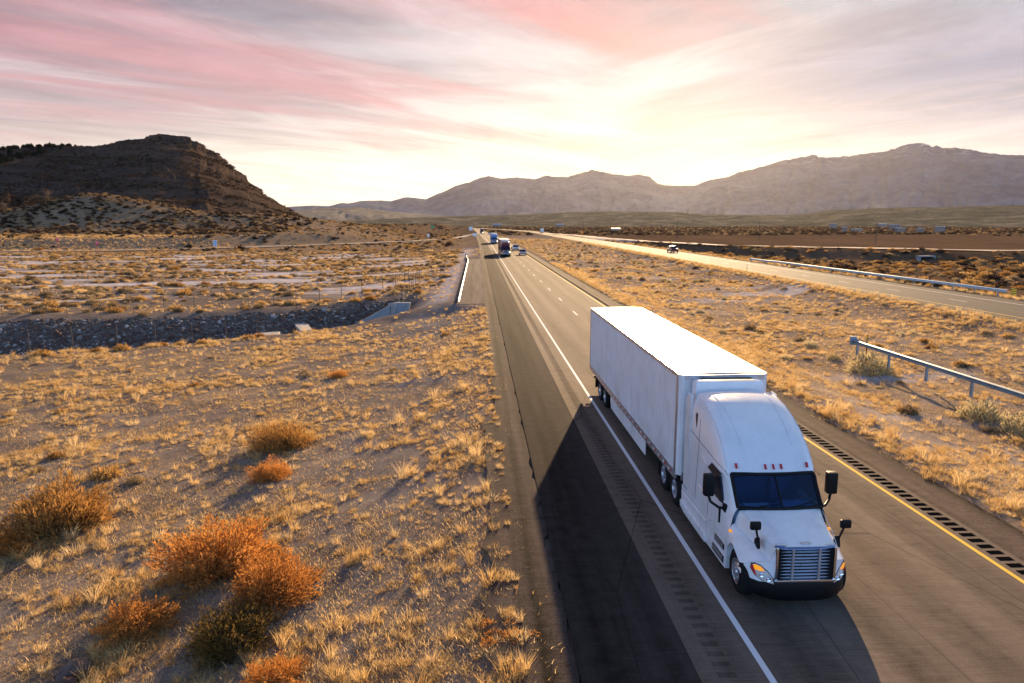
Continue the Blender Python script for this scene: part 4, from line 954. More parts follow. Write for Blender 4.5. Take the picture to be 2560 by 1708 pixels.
# ------------------------------------------------------------------ guardrails
def guardrail(label, pts, face, endcap=True, hazard=False, zoff=0.0, flare=None):
    """pts: polyline in plan; face: +1 rail stands on the +x side of its posts, -1 the other side"""
    t = thing('guardrail', label, 'guardrail', (pts[0][0], pts[0][1], 0))
    P = np.array(pts, float); seg = np.hypot(*np.diff(P, axis=0).T); s = np.concatenate([[0], np.cumsum(seg)]); Lt = s[-1]
    at = lambda q: (float(np.interp(q, s, P[:, 0])), float(np.interp(q, s, P[:, 1])))
    o = (pts[0][0], pts[0][1])
    gz = lambda x, y: max(H(x, y), -0.12) + zoff if zoff is not None else H(x, y)
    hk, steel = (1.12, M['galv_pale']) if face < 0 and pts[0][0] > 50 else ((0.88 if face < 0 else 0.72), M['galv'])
    prof = [(a, b * hk) for a, b in ((0.0, 0.42), (0.075, 0.46), (0.09, 0.50), (0.005, 0.58), (0.09, 0.66), (0.075, 0.70), (0.0, 0.75))]
    rings = []
    for q in np.arange(0, Lt + 0.01, 1.9):
        x, y = at(q); x2, y2 = at(min(q + 0.5, Lt)); x1, y1 = at(max(q - 0.5, 0)); d = np.array([x2 - x1, y2 - y1]); d /= np.linalg.norm(d); nx, ny = d[1] * face, -d[0] * face
        if abs(d[1]) > 0.5 and nx * face < 0: nx, ny = -nx, -ny
        z = gz(x, y); rings.append([(x - o[0] + nx * a, y - o[1] + ny * a, z + h) for a, h in prof])
    m_ = MB(); m_.loft(rings); ro = m_.build('rail', steel, t)
    sol = ro.modifiers.new('thick', 'SOLIDIFY'); sol.thickness = 0.012
    for q in np.arange(0.3, Lt, 3.8):
        x, y = at(q); z = gz(x, y); px, py = x - o[0] - face * 0.20, y - o[1]
        p = MB(); p.box(px - 0.05, px + 0.05, py - 0.075, py + 0.075, z - 0.5, z + 0.78 * hk); po = p.build('post', M['galv'] if Lt < 90 else M['wood'], t)
        p = MB(); p.box(*sorted((px + face * 0.055, px + face * 0.195)), py - 0.06, py + 0.06, z + 0.44, z + 0.74 * hk); p.build('blockout', M['wood'], po)
    if endcap:
        x, y = at(0); z = gz(x, y)
        e = MB(); e.rbox(-0.2, 0.22, -0.12 if endcap > 0 else -0.02, 0.06, z + 0.28, z + 0.85, 0.02); e.build('end_terminal', M['galv'], t)
    if hazard:
        x, y = at(Lt); z = gz(x, y)
        e = MB(); e.box(x - o[0] - 0.3, x - o[0] + 0.3, y - o[1] - 0.06, y - o[1] - 0.03, z + 0.25, z + 1.1); eo = e.build('hazard_marker', M['yellow'], t)
        e = MB()
        for k in range(3): e.prism([(x - o[0] - 0.3, z + 0.32 + k * 0.27), (x - o[0] + 0.3, z + 0.52 + k * 0.27), (x - o[0] + 0.3, z + 0.60 + k * 0.27), (x - o[0] - 0.3, z + 0.40 + k * 0.27)], 'y', y - o[1] - 0.066, y - o[1] - 0.061)
        e.build('hazard_stripes', M['black'], eo)
    return t
guardrail('low steel guardrail along the gravel apron left of the highway', [(-2.75, 178), (-2.55, 168), (-2.05, 155), (-2.0, 73)], 1, True)
guardrail('steel guardrail starting in the median strip beside the large truck', [(25.3, 46.5), (25.25, 38), (25.2, 31), (25.1, 22), (25.0, 8)], -1, True, zoff=0.0)
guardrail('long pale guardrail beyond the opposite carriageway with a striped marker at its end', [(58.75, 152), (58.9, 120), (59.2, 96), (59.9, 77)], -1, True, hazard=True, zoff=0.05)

# ------------------------------------------------------------------ delineators
def delineator(x, y, label, h=1.15, yellow=True):
    t = thing('delineator', label, 'road marker', (x, y, H(x, y)))
    p = MB(); p.box(-0.035, 0.035, -0.02, 0.02, -0.3, h); p.build('post', M['black'] if yellow else M['post'], t)
    if yellow:
        for k in range(3):
            p = MB(); p.lathe([(0, 0.045), (0.01, 0.04), (0.012, 0)], (0, -0.021, h - 0.09 - k * 0.14), 'y', 12, -1); p.build('reflector', M['yellow'], t)
    return t
x, y = on_z(2174, 878, -0.6); delineator(x + 0.1, y + 0.6, 'black marker post with yellow reflectors at the end of the median guardrail', 1.5)
delineator(25.6, 26.6, 'black marker post with yellow reflectors behind the median guardrail at the right edge', 1.35)
for (u, v, L_) in ((1425, 682, 'thin dark marker post in the median grass beside the yellow line'), (1867, 679, 'thin dark marker post on the near edge of the opposite carriageway')):
    x, y = on_z(u, v, -0.1); delineator(x, y, L_, 1.3, False)

# ------------------------------------------------------------------ signs
def text_mesh(body, size, mat, parent, loc):
    cu = bpy.data.curves.new('lettering', 'FONT'); cu.body = body; cu.size = size; cu.align_x = 'CENTER'; cu.align_y = 'CENTER'; cu.extrude = 0.004
    cu.materials.append(mat); o = bpy.data.objects.new('lettering_source', cu); COL.objects.link(o); o.parent = parent; o.location = loc; o.rotation_euler = (math.pi / 2, 0, 0)
    bpy.context.view_layer.update(); me = bpy.data.meshes.new_from_object(o.evaluated_get(bpy.context.evaluated_depsgraph_get())); q = link('lettering', me, parent, loc); q.rotation_euler = (math.pi / 2, 0, 0)
    bpy.data.objects.remove(o); return q
def sign(name, label, loc, w, h, z0, mat, postmat, posts=1, diamond=False, text=None, rz=0.0, cat='sign'):
    t = thing(name, label, cat, loc, rz)
    for k in range(posts):
        px = 0 if posts == 1 else (-w * 0.35 if k == 0 else w * 0.35)
        p = MB(); p.rbox(px - 0.06, px + 0.06, 0.03, 0.13, -0.5, z0 + h * 0.9, 0.01); p.build('post', postmat, t)
    p = MB()
    if diamond: p.prism([(0, z0), (w / 2, z0 + h / 2), (0, z0 + h), (-w / 2, z0 + h / 2)], 'y', -0.01, 0.02)
    else: p.rbox(-w / 2, w / 2, -0.012, 0.02, z0, z0 + h, 0.006)
    b = p.build('board', mat, t)
    if text:
        for i, ln in enumerate(text): text_mesh(ln, h * 0.36, M['sign_white'], b, (0, -0.02, z0 + h * (0.72 - 0.44 * i)))
    return t
for (u, v, L_) in ((146, 625, 'red wrong way sign on a red post, leftmost by the ramp'), (245, 633, 'red wrong way sign on a red post, right one of the pair')):
    x, y = on_z(u, v, -2.2); sign('road_sign', L_, (x, y, H(x, y)), 1.75, 1.05, 3.1, M['sign_red'], M['sign_red'], 1, text=('WRONG', 'WAY'), rz=-0.5)
x, y = on_z(537, 608, -1.5)
x, y = ray(537, 600)[0] * 318 / ray(537, 600)[1], 318.0
t = sign('road_sign', 'pale sign with blue panels on the slope behind the ramp', (x, y, H(x, y)), 1.7, 2.6, 0.6, M['sign_white'], M['galv'], 2)
for k in range(3):
    p = MB(); p.box(-0.7, 0.7, -0.02, -0.014, 0.8 + k * 0.8, 1.35 + k * 0.8); p.build('panel', M['sign_blue'], t)
x, y = on_z(1071, 592, -1.0); sign('road_sign', 'small pale blue sign on a short post left of the far highway', (x, y, H(x, y)), 1.3, 2.2, 0.6, M['sign_white'], M['galv'])
x, y = on_z(1081, 574, 0.0); sign('road_sign', 'green highway sign beside the bare tree in the distance', (x, y * 1.0, 0), 4.2, 2.8, 2.0, M['sign_green'], M['post'], 2)
x, y = on_z(1177, 579, 0.0); sign('road_sign', 'tall white board standing left of the vanishing highway', (x, y, 0), 3.4, 3.4, 1.0, M['sign_white'], M['galv'], 2)
x, y = on_z(1187, 594, 0.0); sign('road_sign', 'low pale board on the verge near the ramp junction', (x, y, 0), 2.2, 1.6, 0.8, M['sign_white'], M['galv'], 2)
x, y = on_z(1455, 592, 0.0); sign('road_sign', 'orange diamond warning sign beside the opposite carriageway', (x, y, 0), 2.3, 2.3, 1.4, M['sign_orange'], M['post'], 1, True)

# ------------------------------------------------------------------ wire fences
def fence(label, pix, zg, hpost, heavy=None):
    pts = [on_z(u, v, zg) for u, v in pix]; o = pts[0]; t = thing('wire_fence', label, 'fence', (o[0], o[1], 0))
    tops = []
    for (x, y) in pts:
        z = H(x, y); lean = rng.uniform(-0.05, 0.05)
        p = MB(); p.tube([(x - o[0], y - o[1], z - 0.4), (x - o[0] + lean, y - o[1], z + hpost)], 0.035, 5); p.build('post', M['post'], t); tops.append((x - o[0], y - o[1], z))
    for k in range(4):
        w = MB(); h = hpost * (0.25 + 0.23 * k)
        w.tube([(a, b, c + h) for a, b, c in tops], 0.006, 3, False); w.build('wire', M['post'], t)
fence('thin wire fence with dark posts along the far bank of the ditch', [(-60, 802), (8, 801), (76, 800), (170, 797), (253, 794), (335, 790), (412, 784), (487, 776), (557, 772), (622, 772), (686, 776), (742, 780), (800, 770), (854, 758), (906, 748), (958, 742), (990, 735), (1012, 728), (1022, 722)], -2.5, 1.9)
fence('thin wire fence with dark posts on the near side of the ditch', [(-40, 905), (75, 895), (185, 886), (295, 877), (391, 869), (482, 858), (567, 852), (646, 849), (723, 829), (796, 820), (860, 812), (924, 806), (977, 795), (1005, 775), (1030, 750)], -2.6, 2.1)
fence('short cluster of leaning fence posts at the corner by the culvert', [(1026, 752), (1034, 746), (1040, 738), (1046, 732), (1050, 722), (1043, 714)], -2.2, 2.1)

# ------------------------------------------------------------------ culvert walls
def slab(mb, quad, th, axis=(0, 1, 0)):
    a = Vector(axis) * th; q = [Vector(p) for p in quad]
    mb.add([*q, *[p + a for p in q]], [(0, 1, 2, 3), (7, 6, 5, 4), (0, 4, 5, 1), (1, 5, 6, 2), (2, 6, 7, 3), (3, 7, 4, 0)])
t = thing('culvert', 'pale concrete culvert walls sloping into the rocky ditch left of the highway', 'culvert', (-15, 88, -3))
o = Vector((-15, 88, -3))
def P3(u, v, y): X, Z = on_y(u, v, y); return Vector((X, y, Z)) - o
m_ = MB(); slab(m_, [P3(852, 832, 85.5), P3(1018, 800, 86.5), P3(1026, 757, 88.0), P3(985, 757, 88.0)], 0.5); m_.build('wing_wall', M['concrete'], t)
m_ = MB(); slab(m_, [P3(752, 828, 79.0), P3(782, 826, 80.0), P3(752, 788, 90.5), P3(719, 792, 89.5)], 0.6, (0, 0.3, -0.9)); m_.build('wing_wall', M['concrete'], t)
m_ = MB(); slab(m_, [P3(719, 796, 89.5), P3(719, 790, 89.6), P3(768, 779, 93.0), P3(770, 784, 93.0)], 0.4); m_.build('cap_stone', M['concrete'], t)
m_ = MB(); slab(m_, [P3(632, 846, 69.0), P3(690, 838, 70.0), P3(700, 829, 73.0), P3(640, 833, 72.0)], 0.35, (0, 0.1, -0.9)); m_.build('apron_slab', M['concrete'], t)
t = thing('culvert', 'small dark culvert mouth in the bank below the frontage road on the right', 'culvert', (138, 214, -3.6))
m_ = MB(); m_.box(-2.6, 2.6, 0.3, 2, 1.5, 1.9); m_.box(-2.6, -2.2, 0, 2, -1.0, 1.5); m_.box(2.2, 2.6, 0, 2, -1, 1.5); m_.build('headwall', M['concrete'], t)
m_ = MB(); slab(m_, [(-2.6, 0, 1.8), (-2.6, 0, -1), (-5.0, -2.4, -1), (-5.0, -2.4, 0.1)], 0.3, (0.5, 0.6, 0)); m_.build('wing_wall', M['concrete'], t)
m_ = MB(); m_.box(-2.2, 2.2, 1.2, 1.6, -1, 1.5); m_.build('opening', M['black'], t)

# ------------------------------------------------------------------ power poles
PL = {(2188, 612): ('wooden power pole with crossarm in the field, tallest one on the right', 300), (1897, 602): ('wooden power pole with crossarm in the field, left of the tallest pole', 368), (1693, 597): ('wooden power pole in the golden glow near the pickup', 400),
      (1556, 586): ('distant wooden power pole between the orange sign and the sun glow', 520), (1457, 580): ('distant wooden power pole just above the orange sign', 640), (1330, 573): ('distant thin power pole above the box truck', 860), (1290, 571): ('farthest thin power pole right of the vanishing highway', 960)}
HP = {2188: 54, 1897: 46, 1693: 44, 1556: 30, 1457: 26, 1330: 18, 1290: 16}
for (u, v), (L_, y) in PL.items():
    X, Y, Z = ray(u, v); x = float(X / Y * y); z = H(x, y); h = HP[u] * y / FPX * 1.02; zz = CAM_H + float(Z / Y) * y
    t = thing('power_pole', L_, 'pole', (x, y, z)); h = h + (zz - z)
    m_ = MB(); m_.tube([(0, 0, -1), (0, 0, h)], 0.22, 8, True, 0.15); po = m_.build('pole', M['wood'], t)
    m_ = MB(); m_.box(-1.2, 1.2, -0.2, -0.06, h - 0.75, h - 0.6); ca = m_.build('crossarm', M['wood'], t)
    m_ = MB()
    for q in (-1.05, -0.4, 0.4, 1.05): m_.lathe([(0, 0.05), (0.06, 0.06), (0.16, 0.035), (0.18, 0)], (q, -0.13, h - 0.6), 'z', 8)
    m_.build('insulator', M['concrete'], ca)

# ------------------------------------------------------------------ far houses
def house(u, v, y, w, h, label, roofm, wallm=None, dep=8.0):
    X, Y, Z = ray(u, v); x = float(X / Y * y); z = min(CAM_H + float(Z / Y) * y, 14)
    w, h, dep = w * 0.5, h * 0.32, 3.5
    t = thing('farm_building', label, 'building', (x, y, z), rng.uniform(-0.3, 0.3))
    m_ = MB(); m_.box(-w / 2, w / 2, 0, dep, -8, h * 0.62); m_.build('wall', wallm or M['house_wall'], t)
    m_ = MB(); m_.prism([(-0.4, h * 0.6), (dep + 0.4, h * 0.6), (dep / 2, h)], 'x', -w / 2 - 0.5, w / 2 + 0.5); m_.build('roof', roofm, t)
    m_ = MB()
    for q in (-0.3, 0.3): m_.box(w * q - 0.7, w * q + 0.7, -0.05, 0.0, h * 0.2, h * 0.48)
    m_.build('window', M['blue_glass'], t); m_ = MB(); m_.box(-0.6, 0.6, -0.05, 0.0, 0, h * 0.45); m_.build('door', M['wood'], t)
LBL = [(2113, 572, 620, 7, 5.0, 'boxy pale blue building at the left end of the far farmstead'), (2143, 575, 610, 17, 3.4, 'long low building with a pale blue roof beside the boxy one'), (2254, 573, 600, 16, 3.6, 'long low pale roofed building left of the far right farmhouses'),
       (2303, 573, 640, 12, 3.0, 'small low shed between the two long far buildings'), (2352, 570, 620, 15, 4.2, 'pale farm building at the far right of the valley'), (2207, 562, 1300, 30, 6, 'pale roof high at the foot of the low hills'), (2238, 564, 900, 26, 5.5, 'wide light roofed barn below the low hills'), (2085, 562, 1000, 20, 5, 'faint light roof on the left before the low hills'),
       (1243, 563, 1500, 34, 8, 'tiny bright building straight beyond the end of the highway'), (1400, 563, 1500, 30, 8, 'tiny bright building in the plain above the orange sign'), (1540, 573, 800, 20, 3.5, 'low bright farm building in the plain by the sun glow')]
for (u, v, y, w, h, L_) in LBL: house(u, v, y, w, h, L_, M['roof_blue'] if y < 1200 else M['sign_white'], None)

# ------------------------------------------------------------------ dry plants
L_straw = leafmat('straw_grass', (0.48, 0.30, 0.115), (0.66, 0.45, 0.19), (0.80, 0.60, 0.32), 0.5)
L_orange = leafmat('rust_twigs', (0.36, 0.145, 0.038), (0.54, 0.235, 0.06), (0.68, 0.35, 0.10), 0.45)
L_sage = leafmat('sage_twigs', (0.17, 0.115, 0.065), (0.32, 0.22, 0.115), (0.46, 0.33, 0.17), 0.4)
L_gold = leafmat('golden_twigs', (0.34, 0.17, 0.05), (0.48, 0.28, 0.09), (0.60, 0.38, 0.14), 0.45)
L_pale = leafmat('pale_sage', (0.40, 0.32, 0.17), (0.50, 0.41, 0.22), (0.60, 0.49, 0.28), 0.45)
L_dark = leafmat('dark_brush', (0.045, 0.03, 0.022), (0.075, 0.05, 0.034), (0.12, 0.075, 0.045), 0.3)
L_olive = leafmat('olive_twigs', (0.12, 0.075, 0.022), (0.19, 0.115, 0.035), (0.28, 0.16, 0.05), 0.4)
L_juni = leafmat('juniper_leaves', (0.02, 0.022, 0.014), (0.03, 0.03, 0.02), (0.045, 0.042, 0.028), 0.2)
TWIG = pmat('twig_bark', (0.10, 0.06, 0.035), 0.9)

def blades(n, r0, l, w, tilt, seed, droop=0.35, lvar=0.5):
    g = np.random.default_rng(seed)
    a = g.uniform(0, 2 * np.pi, n); rr = r0 * np.sqrt(g.uniform(0, 1, n)); b = np.stack([rr * np.cos(a), rr * np.sin(a), np.full(n, -0.02)], -1)
    a2 = a + g.normal(0, 0.6, n); ti = np.abs(g.normal(tilt, tilt * 0.5, n)) + 0.02; L = l * (1 - lvar * g.uniform(0, 1, n))
    out = np.stack([np.cos(a2), np.sin(a2), 0 * a2], -1); up = np.array([0, 0, 1.0])
    m = b + (out * np.sin(ti)[:, None] + up * np.cos(ti)[:, None]) * (L * 0.55)[:, None]
    t2 = ti + droop * g.uniform(0.3, 1.6, n); tip = m + (out * np.sin(t2)[:, None] + up * np.cos(t2)[:, None]) * (L * 0.45)[:, None]
    f = g.uniform(0, np.pi, n); sd = np.stack([np.cos(f), np.sin(f), 0 * f], -1) * w / 2
    V = np.stack([b - sd, b + sd, m + sd * 0.8, m - sd * 0.8, tip + sd * 0.15, tip - sd * 0.15], 1).reshape(-1, 3)
    k = np.arange(n)[:, None] * 6; F = np.concatenate([k + [0, 1, 2, 3], k + [3, 2, 4, 5]], 0)
    return V, F
def twigs(n, rad, hgt, l, w, seed, lump=0.35, inner=0.35, up=0.5, flat=0.0):
    """twigs spread through the volume of a lumpy dome"""
    g = np.random.default_rng(seed)
    d = g.normal(size=(n, 3)); d[:, 2] = np.abs(d[:, 2]) * (0.9 - flat); d /= np.linalg.norm(d, axis=1)[:, None]
    ang = np.arctan2(d[:, 1], d[:, 0])
    lob = 1 + lump * perlin(np.cos(ang) * 1.7 + seed * 3.1, np.sin(ang) * 1.7 + d[:, 2] * 2.3) * 1.8 + 0.18 * perlin(np.cos(ang) * 5 + seed, np.sin(ang) * 5 + d[:, 2] * 5)
    r = (inner + (1 - inner) * g.uniform(0, 1, n) ** 0.6) * lob
    c = d * r[:, None] * np.array([rad, rad, hgt]) ; c[:, 2] += 0.02
    dr = d * np.array([1, 1, 0.8]) + np.array([0, 0, up]) + g.normal(0, 0.45, (n, 3)); dr /= np.linalg.norm(dr, axis=1)[:, None]
    sd = np.cross(dr, g.normal(size=(n, 3))); sd /= np.linalg.norm(sd, axis=1)[:, None]
    L = l * g.uniform(0.5, 1.3, n)[:, None]; wv = w * g.uniform(0.6, 1.4, n)[:, None]
    V = np.stack([c - dr * L / 2 - sd * wv * 0.3, c - dr * L / 2 + sd * wv * 0.3, c + dr * L / 2 + sd * wv / 2, c + dr * L / 2 - sd * wv / 2], 1).reshape(-1, 3)
    F = np.arange(n * 4).reshape(-1, 4); return V, F
def join(*P):
    V, F, o = [], [], 0
    for v, f in P: V.append(v); F.append(f + o); o += len(v)
    return np.concatenate(V), np.concatenate(F)
def rot2(P, dx, dy, s=1.0, a=0.0):
    v = P[0] * s; c, q = math.cos(a), math.sin(a)
    return np.stack([v[:, 0] * c - v[:, 1] * q + dx, v[:, 0] * q + v[:, 1] * c + dy, v[:, 2]], -1), P[1]
PROTO = {}
def proto(key, meshes):
    PROTO[key] = meshes
proto('tuft', [np_mesh('grass_tuft', *blades(70, 0.16, 0.55, 0.017, 0.42, 1, 0.5), L_straw), np_mesh('grass_tuft', *blades(46, 0.10, 0.75, 0.016, 0.30, 2, 0.4), L_straw),
               np_mesh('grass_tuft', *blades(95, 0.26, 0.36, 0.018, 0.65, 3, 0.6), L_straw), np_mesh('grass_tuft', *join(blades(50, 0.14, 0.45, 0.017, 0.5, 4), rot2(blades(40, 0.12, 0.36, 0.017, 0.5, 5), 0.32, 0.1), rot2(blades(30, 0.1, 0.3, 0.016, 0.5, 6), -0.1, 0.3)), L_straw)])
proto('litter', [np_mesh('dry_grass', *blades(60, 0.75, 0.17, 0.013, 0.7, 20 + k, 0.6, 0.7), L_straw) for k in range(3)] + [np_mesh('dry_grass', *blades(34, 0.8, 0.13, 0.014, 0.9, 27, 0.7, 0.7), L_sage)])
def stems(n, rad, hgt, seed):
    return blades(n, rad * 0.12, hgt * 1.0, 0.022, 0.75, seed, 0.25, 0.35)
def bush2(key, mat, n, rad, hgt, l, w, seeds, **k):
    ms = []
    for s in seeds:
        V1, F1 = stems(26, rad, hgt, s); V2, F2 = twigs(n, rad, hgt, l, w, s, **k)
        V, F = join((V1, F1), (V2, F2)); me = np_mesh('shrub', V, F, mat); me.materials.append(TWIG)
        idx = np.zeros(len(F), np.int32); idx[:len(F1)] = 1; me.polygons.foreach_set('material_index', idx); ms.append(me)
    PROTO[key] = ms
bush2('orange', L_orange, 8000, 1.0, 0.85, 0.085, 0.024, (31, 32, 33), lump=0.6, inner=0.25, up=0.35)
bush2('goldbig', L_gold, 7000, 1.0, 0.8, 0.10, 0.022, (37, 38), lump=0.5, inner=0.2, up=0.8)
bush2('olive', L_olive, 6500, 1.0, 0.75, 0.09, 0.025, (35, 36), lump=0.55, inner=0.25, up=0.35)
bush2('sage', L_sage, 520, 1.0, 0.72, 0.26, 0.075, (41, 42, 43, 44), lump=0.4)
bush2('gold', L_gold, 520, 1.0, 0.66, 0.28, 0.07, (45, 46, 47), lump=0.45)
bush2('pale', L_pale, 900, 1.0, 0.85, 0.26, 0.04, (51, 52), lump=0.3, up=0.9)
bush2('dark', L_dark, 150, 1.0, 0.85, 0.42, 0.24, (61, 62, 63), lump=0.45)
PROTO['sgrass'] = [np_mesh('shrub', *join(blades(420, 0.75, 0.95, 0.02, 0.35, 71, 0.45), twigs(500, 0.95, 0.55, 0.2, 0.035, 72, up=0.9)), L_straw), np_mesh('shrub', *join(blades(380, 0.85, 0.8, 0.02, 0.4, 73, 0.5), twigs(500, 0.95, 0.5, 0.2, 0.035, 74, up=0.9)), L_straw)]
PROTO['straw'] = [np_mesh('shrub', *join(blades(1500, 0.85, 0.85, 0.009, 0.4, 75 + k, 0.5, 0.6), twigs(1500, 0.95, 0.5, 0.14, 0.014, 77 + k, up=0.9)), L_straw) for k in range(2)]
PROTO['weed'] = [np_mesh('shrub', *join(*[rot2(twigs(160, 0.35, 0.22, 0.12, 0.03, 80 + k, up=0.1), math.cos(k * 2.4) * 0.22 * k ** 0.75, math.sin(k * 2.4) * 0.22 * k ** 0.75) for k in range(9)]), L_orange)]

GRP_S = {'nl': ('dry grassland shrubs near left', 'rust coloured dry shrub among grass tufts on the slope left of the highway'),
         'lf': ('shrubs on the flats left', 'brown dry shrub on the pale flats beyond the ditch, left of the highway'),
         'lb': ('shrubs before the dark hill', 'brown shrub on the golden rise below the dark hill on the left'),
         'md': ('shrubs in the median', 'dry shrub in the sandy median between the two carriageways'),
         'rt': ('shrubs right of the opposite carriageway', 'dark brown shrub on the low ground beyond the opposite carriageway'),
         'pl': ('brush on the far plain', 'dark brush on the far plain below the low hills'),
         'bt': ('shrubs on the dark hill', 'dark shrub speckling the slope of the dark hill on the left')}
GRP_T = {'nl': ('grass tufts on the slope left', 'straw coloured grass tuft on the sandy slope between ditch and highway'),
         'lf': ('grass tufts on the flats left', 'straw coloured grass tuft on the pale flats beyond the ditch'),
         'md': ('grass tufts in the median', 'straw coloured grass tuft in the sandy median between the two carriageways'),
         'ed': ('grass tufts along the gravel edge', 'golden grass tuft at the edge of the roadside gravel'),
         'lb': ('grass tufts on the rise left', 'pale grass tuft dotting the slope behind the ramp'), 'rt': ('grass tufts right', 'pale grass tuft beyond the opposite carriageway')}
S_, T_ = [], []          # (x, y, z, scale, rot, key, variant, zone, tilt)
def put(lst, X, Y, Sc, key, zone, z=None, sz=None):
    X = np.atleast_1d(X); Y = np.atleast_1d(Y); Z = height(X, Y) if z is None else z
    for i in range(len(X)):
        lst.append((float(X[i]), float(Y[i]), float(Z[i]), float(Sc[i]), float(nr.uniform(0, 6.283)), key if isinstance(key, str) else key[int(nr.integers(len(key)))], int(nr.integers(12)), zone))
def field(n, x0, x1, y0, y1, dens, ypow=1.0):
    X = nr.uniform(x0, x1, n); Y = y0 + (y1 - y0) * nr.uniform(0, 1, n) ** ypow
    k = nr.uniform(0, 1, n) < dens(X, Y); u, v, d = project(X, Y, np.zeros_like(X))
    k &= (u > -260) & (u < 2820) & (v < 2000); return X[k], Y[k]
off_l = lambda x, y: sst(0.95, 0.3, x - road_off(y)) * (1 - (chan(x, y) > 0.12) * 0.93)
apr = lambda x, y: 1 - ((x > -3.0) & (x < 3) & (y > 71) & (y < 186)) * 0.98
# tufts: slope on the left
n_ = lambda x, y, s, o=0: fbm(x / s + o, y / s + o, 3)
X, Y = field(95000, -50, 0.9, 11, 70, lambda x, y: off_l(x, y) * np.clip(0.14 + 1.4 * n_(x, y, 6) + 0.9 * n_(x, y, 1.6, 3) - 0.16 * np.exp(-((x + 4) / 3.5) ** 2) - 0.4 * pale_mask(x, y), 0.06, 1) * apr(x, y), 1.25)
put(T_, X, Y, nr.lognormal(-1.2, 0.5, len(X)).clip(0.1, 1.15), 'tuft', 'nl')
X, Y = field(3600, -2.6, 0.85, 11, 72, lambda x, y: 0.16 + 0.7 * n_(x, y, 3) + 0.3 * (x > 0.2), 1.2); put(T_, X, Y, nr.lognormal(-1.15, 0.4, len(X)).clip(0.14, 0.8), 'tuft', 'ed')
X, Y = field(2600, -24, 0.85, 72, 240, lambda x, y: off_l(x, y) * apr(x, y) * np.clip(0.5 + n_(x, y, 6), 0, 1) * sst(-24, -6, x)); put(T_, X, Y, nr.uniform(0.4, 0.9, len(X)), 'tuft', 'lf')
X, Y = field(20000, -170, -6, 86, 264, lambda x, y: off_l(x, y) * np.clip(0.5 + 1.2 * n_(x, y, 12) - 0.75 * pale_mask(x, y), 0, 1)); put(T_, X, Y, nr.uniform(0.4, 0.95, len(X)), 'tuft', 'lf')
X, Y = field(9000, -300, -46, 268, 330, lambda x, y: 0.8 * sst(4, 10, y - np.interp(x, RP_X, RP_Y))); put(T_, X, Y, nr.uniform(0.7, 1.5, len(X)), 'tuft', 'lb')
# tufts: median and its gravel edge
X, Y = field(80000, 15.0, 45.8, 11, 150, lambda x, y: np.clip(0.18 + 1.2 * n_(x, y * 0.45, 5) + 0.7 * n_(x, y, 1.7, 3) - 0.35 * pale_mask(x, y), 0.06, 1), 1.4); put(T_, X, Y, nr.lognormal(-1.02, 0.42, len(X)).clip(0.13, 1.0), 'tuft', 'md')
X, Y = field(5200, 15.0, 17.6, 11, 150, lambda x, y: (0.55 + 0.6 * n_(x, y, 3)) * sst(17.8, 15.6, x), 1.3); put(T_, X, Y, nr.lognormal(-0.65, 0.3, len(X)).clip(0.25, 1.1), 'tuft', 'ed')
X, Y = field(5200, 15.2, 45.8, 150, 420, lambda x, y: np.clip(0.5 + n_(x, y * 0.5, 9), 0, 1)); put(T_, X + road_off(Y), Y, nr.uniform(0.5, 1.1, len(X)), 'tuft', 'md')
X, Y = field(2400, 43.5, 45.9, 40, 300, lambda x, y: 0.8 + 0 * x); put(T_, X, Y, nr.uniform(0.6, 1.2, len(X)), 'tuft', 'md')
X, Y = field(2600, 58.9, 64, 60, 300, lambda x, y: 0.8 + 0 * x); put(T_, X, Y, nr.uniform(0.6, 1.2, len(X)), 'tuft', 'rt')
# shrubs
X, Y = field(260, -46, -1.5, 22, 66, lambda x, y: off_l(x, y) * np.clip(0.25 + 1.0 * n_(x, y, 7, 5), 0, 1) * apr(x, y)); put(S_, X, Y, nr.uniform(0.16, 0.42, len(X)), ('gold', 'sgrass', 'sage'), 'nl')
X, Y = field(260, -56, -18, 52, 70, lambda x, y: (np.abs(y - near_lip(x) + 1.6) < 1.6) * np.clip(0.4 + n_(x, y, 4), 0, 1)); put(S_, X, Y, nr.uniform(0.3, 0.75, len(X)), ('gold', 'gold', 'sgrass'), 'nl')
X, Y = field(420, -70, -8, 80, 112, lambda x, y: (np.abs(y - far_lip(x) - 1.0) < 3) * np.clip(0.45 + n_(x, y, 5), 0, 1)); put(S_, X, Y, nr.uniform(0.4, 0.95, len(X)), ('gold', 'sage', 'sage'), 'lf')
X, Y = field(17000, -175, -4, 92, 264, lambda x, y: off_l(x, y) * apr(x, y) * np.clip(0.44 + 1.5 * n_(x, y * 1.6, 15, 8) - 0.85 * pale_mask(x, y), 0, 1)); put(S_, X, Y, nr.lognormal(-0.75, 0.36, len(X)).clip(0.22, 1.15), ('sage', 'sage', 'sage', 'gold', 'sgrass'), 'lf')
X, Y = field(13000, -420, -6, 268, 620, lambda x, y: np.clip(0.45 + 1.3 * n_(x, y * 2, 30, 2), 0, 1) * sst(0, 12, np.abs(y - np.interp(x, RP_X, RP_Y)) - 5) * (x < -8 + road_off(y))); put(S_, X, Y, nr.lognormal(-0.45, 0.38, len(X)).clip(0.35, 1.6), ('sage', 'sage', 'gold', 'dark'), 'lb')
X, Y = field(6000, -420, -100, 345, 470, lambda x, y: np.clip(0.55 + n_(x, y, 18, 3), 0, 1)); put(S_, X, Y, nr.uniform(0.5, 1.5, len(X)), ('dark', 'dark', 'sage'), 'lb')
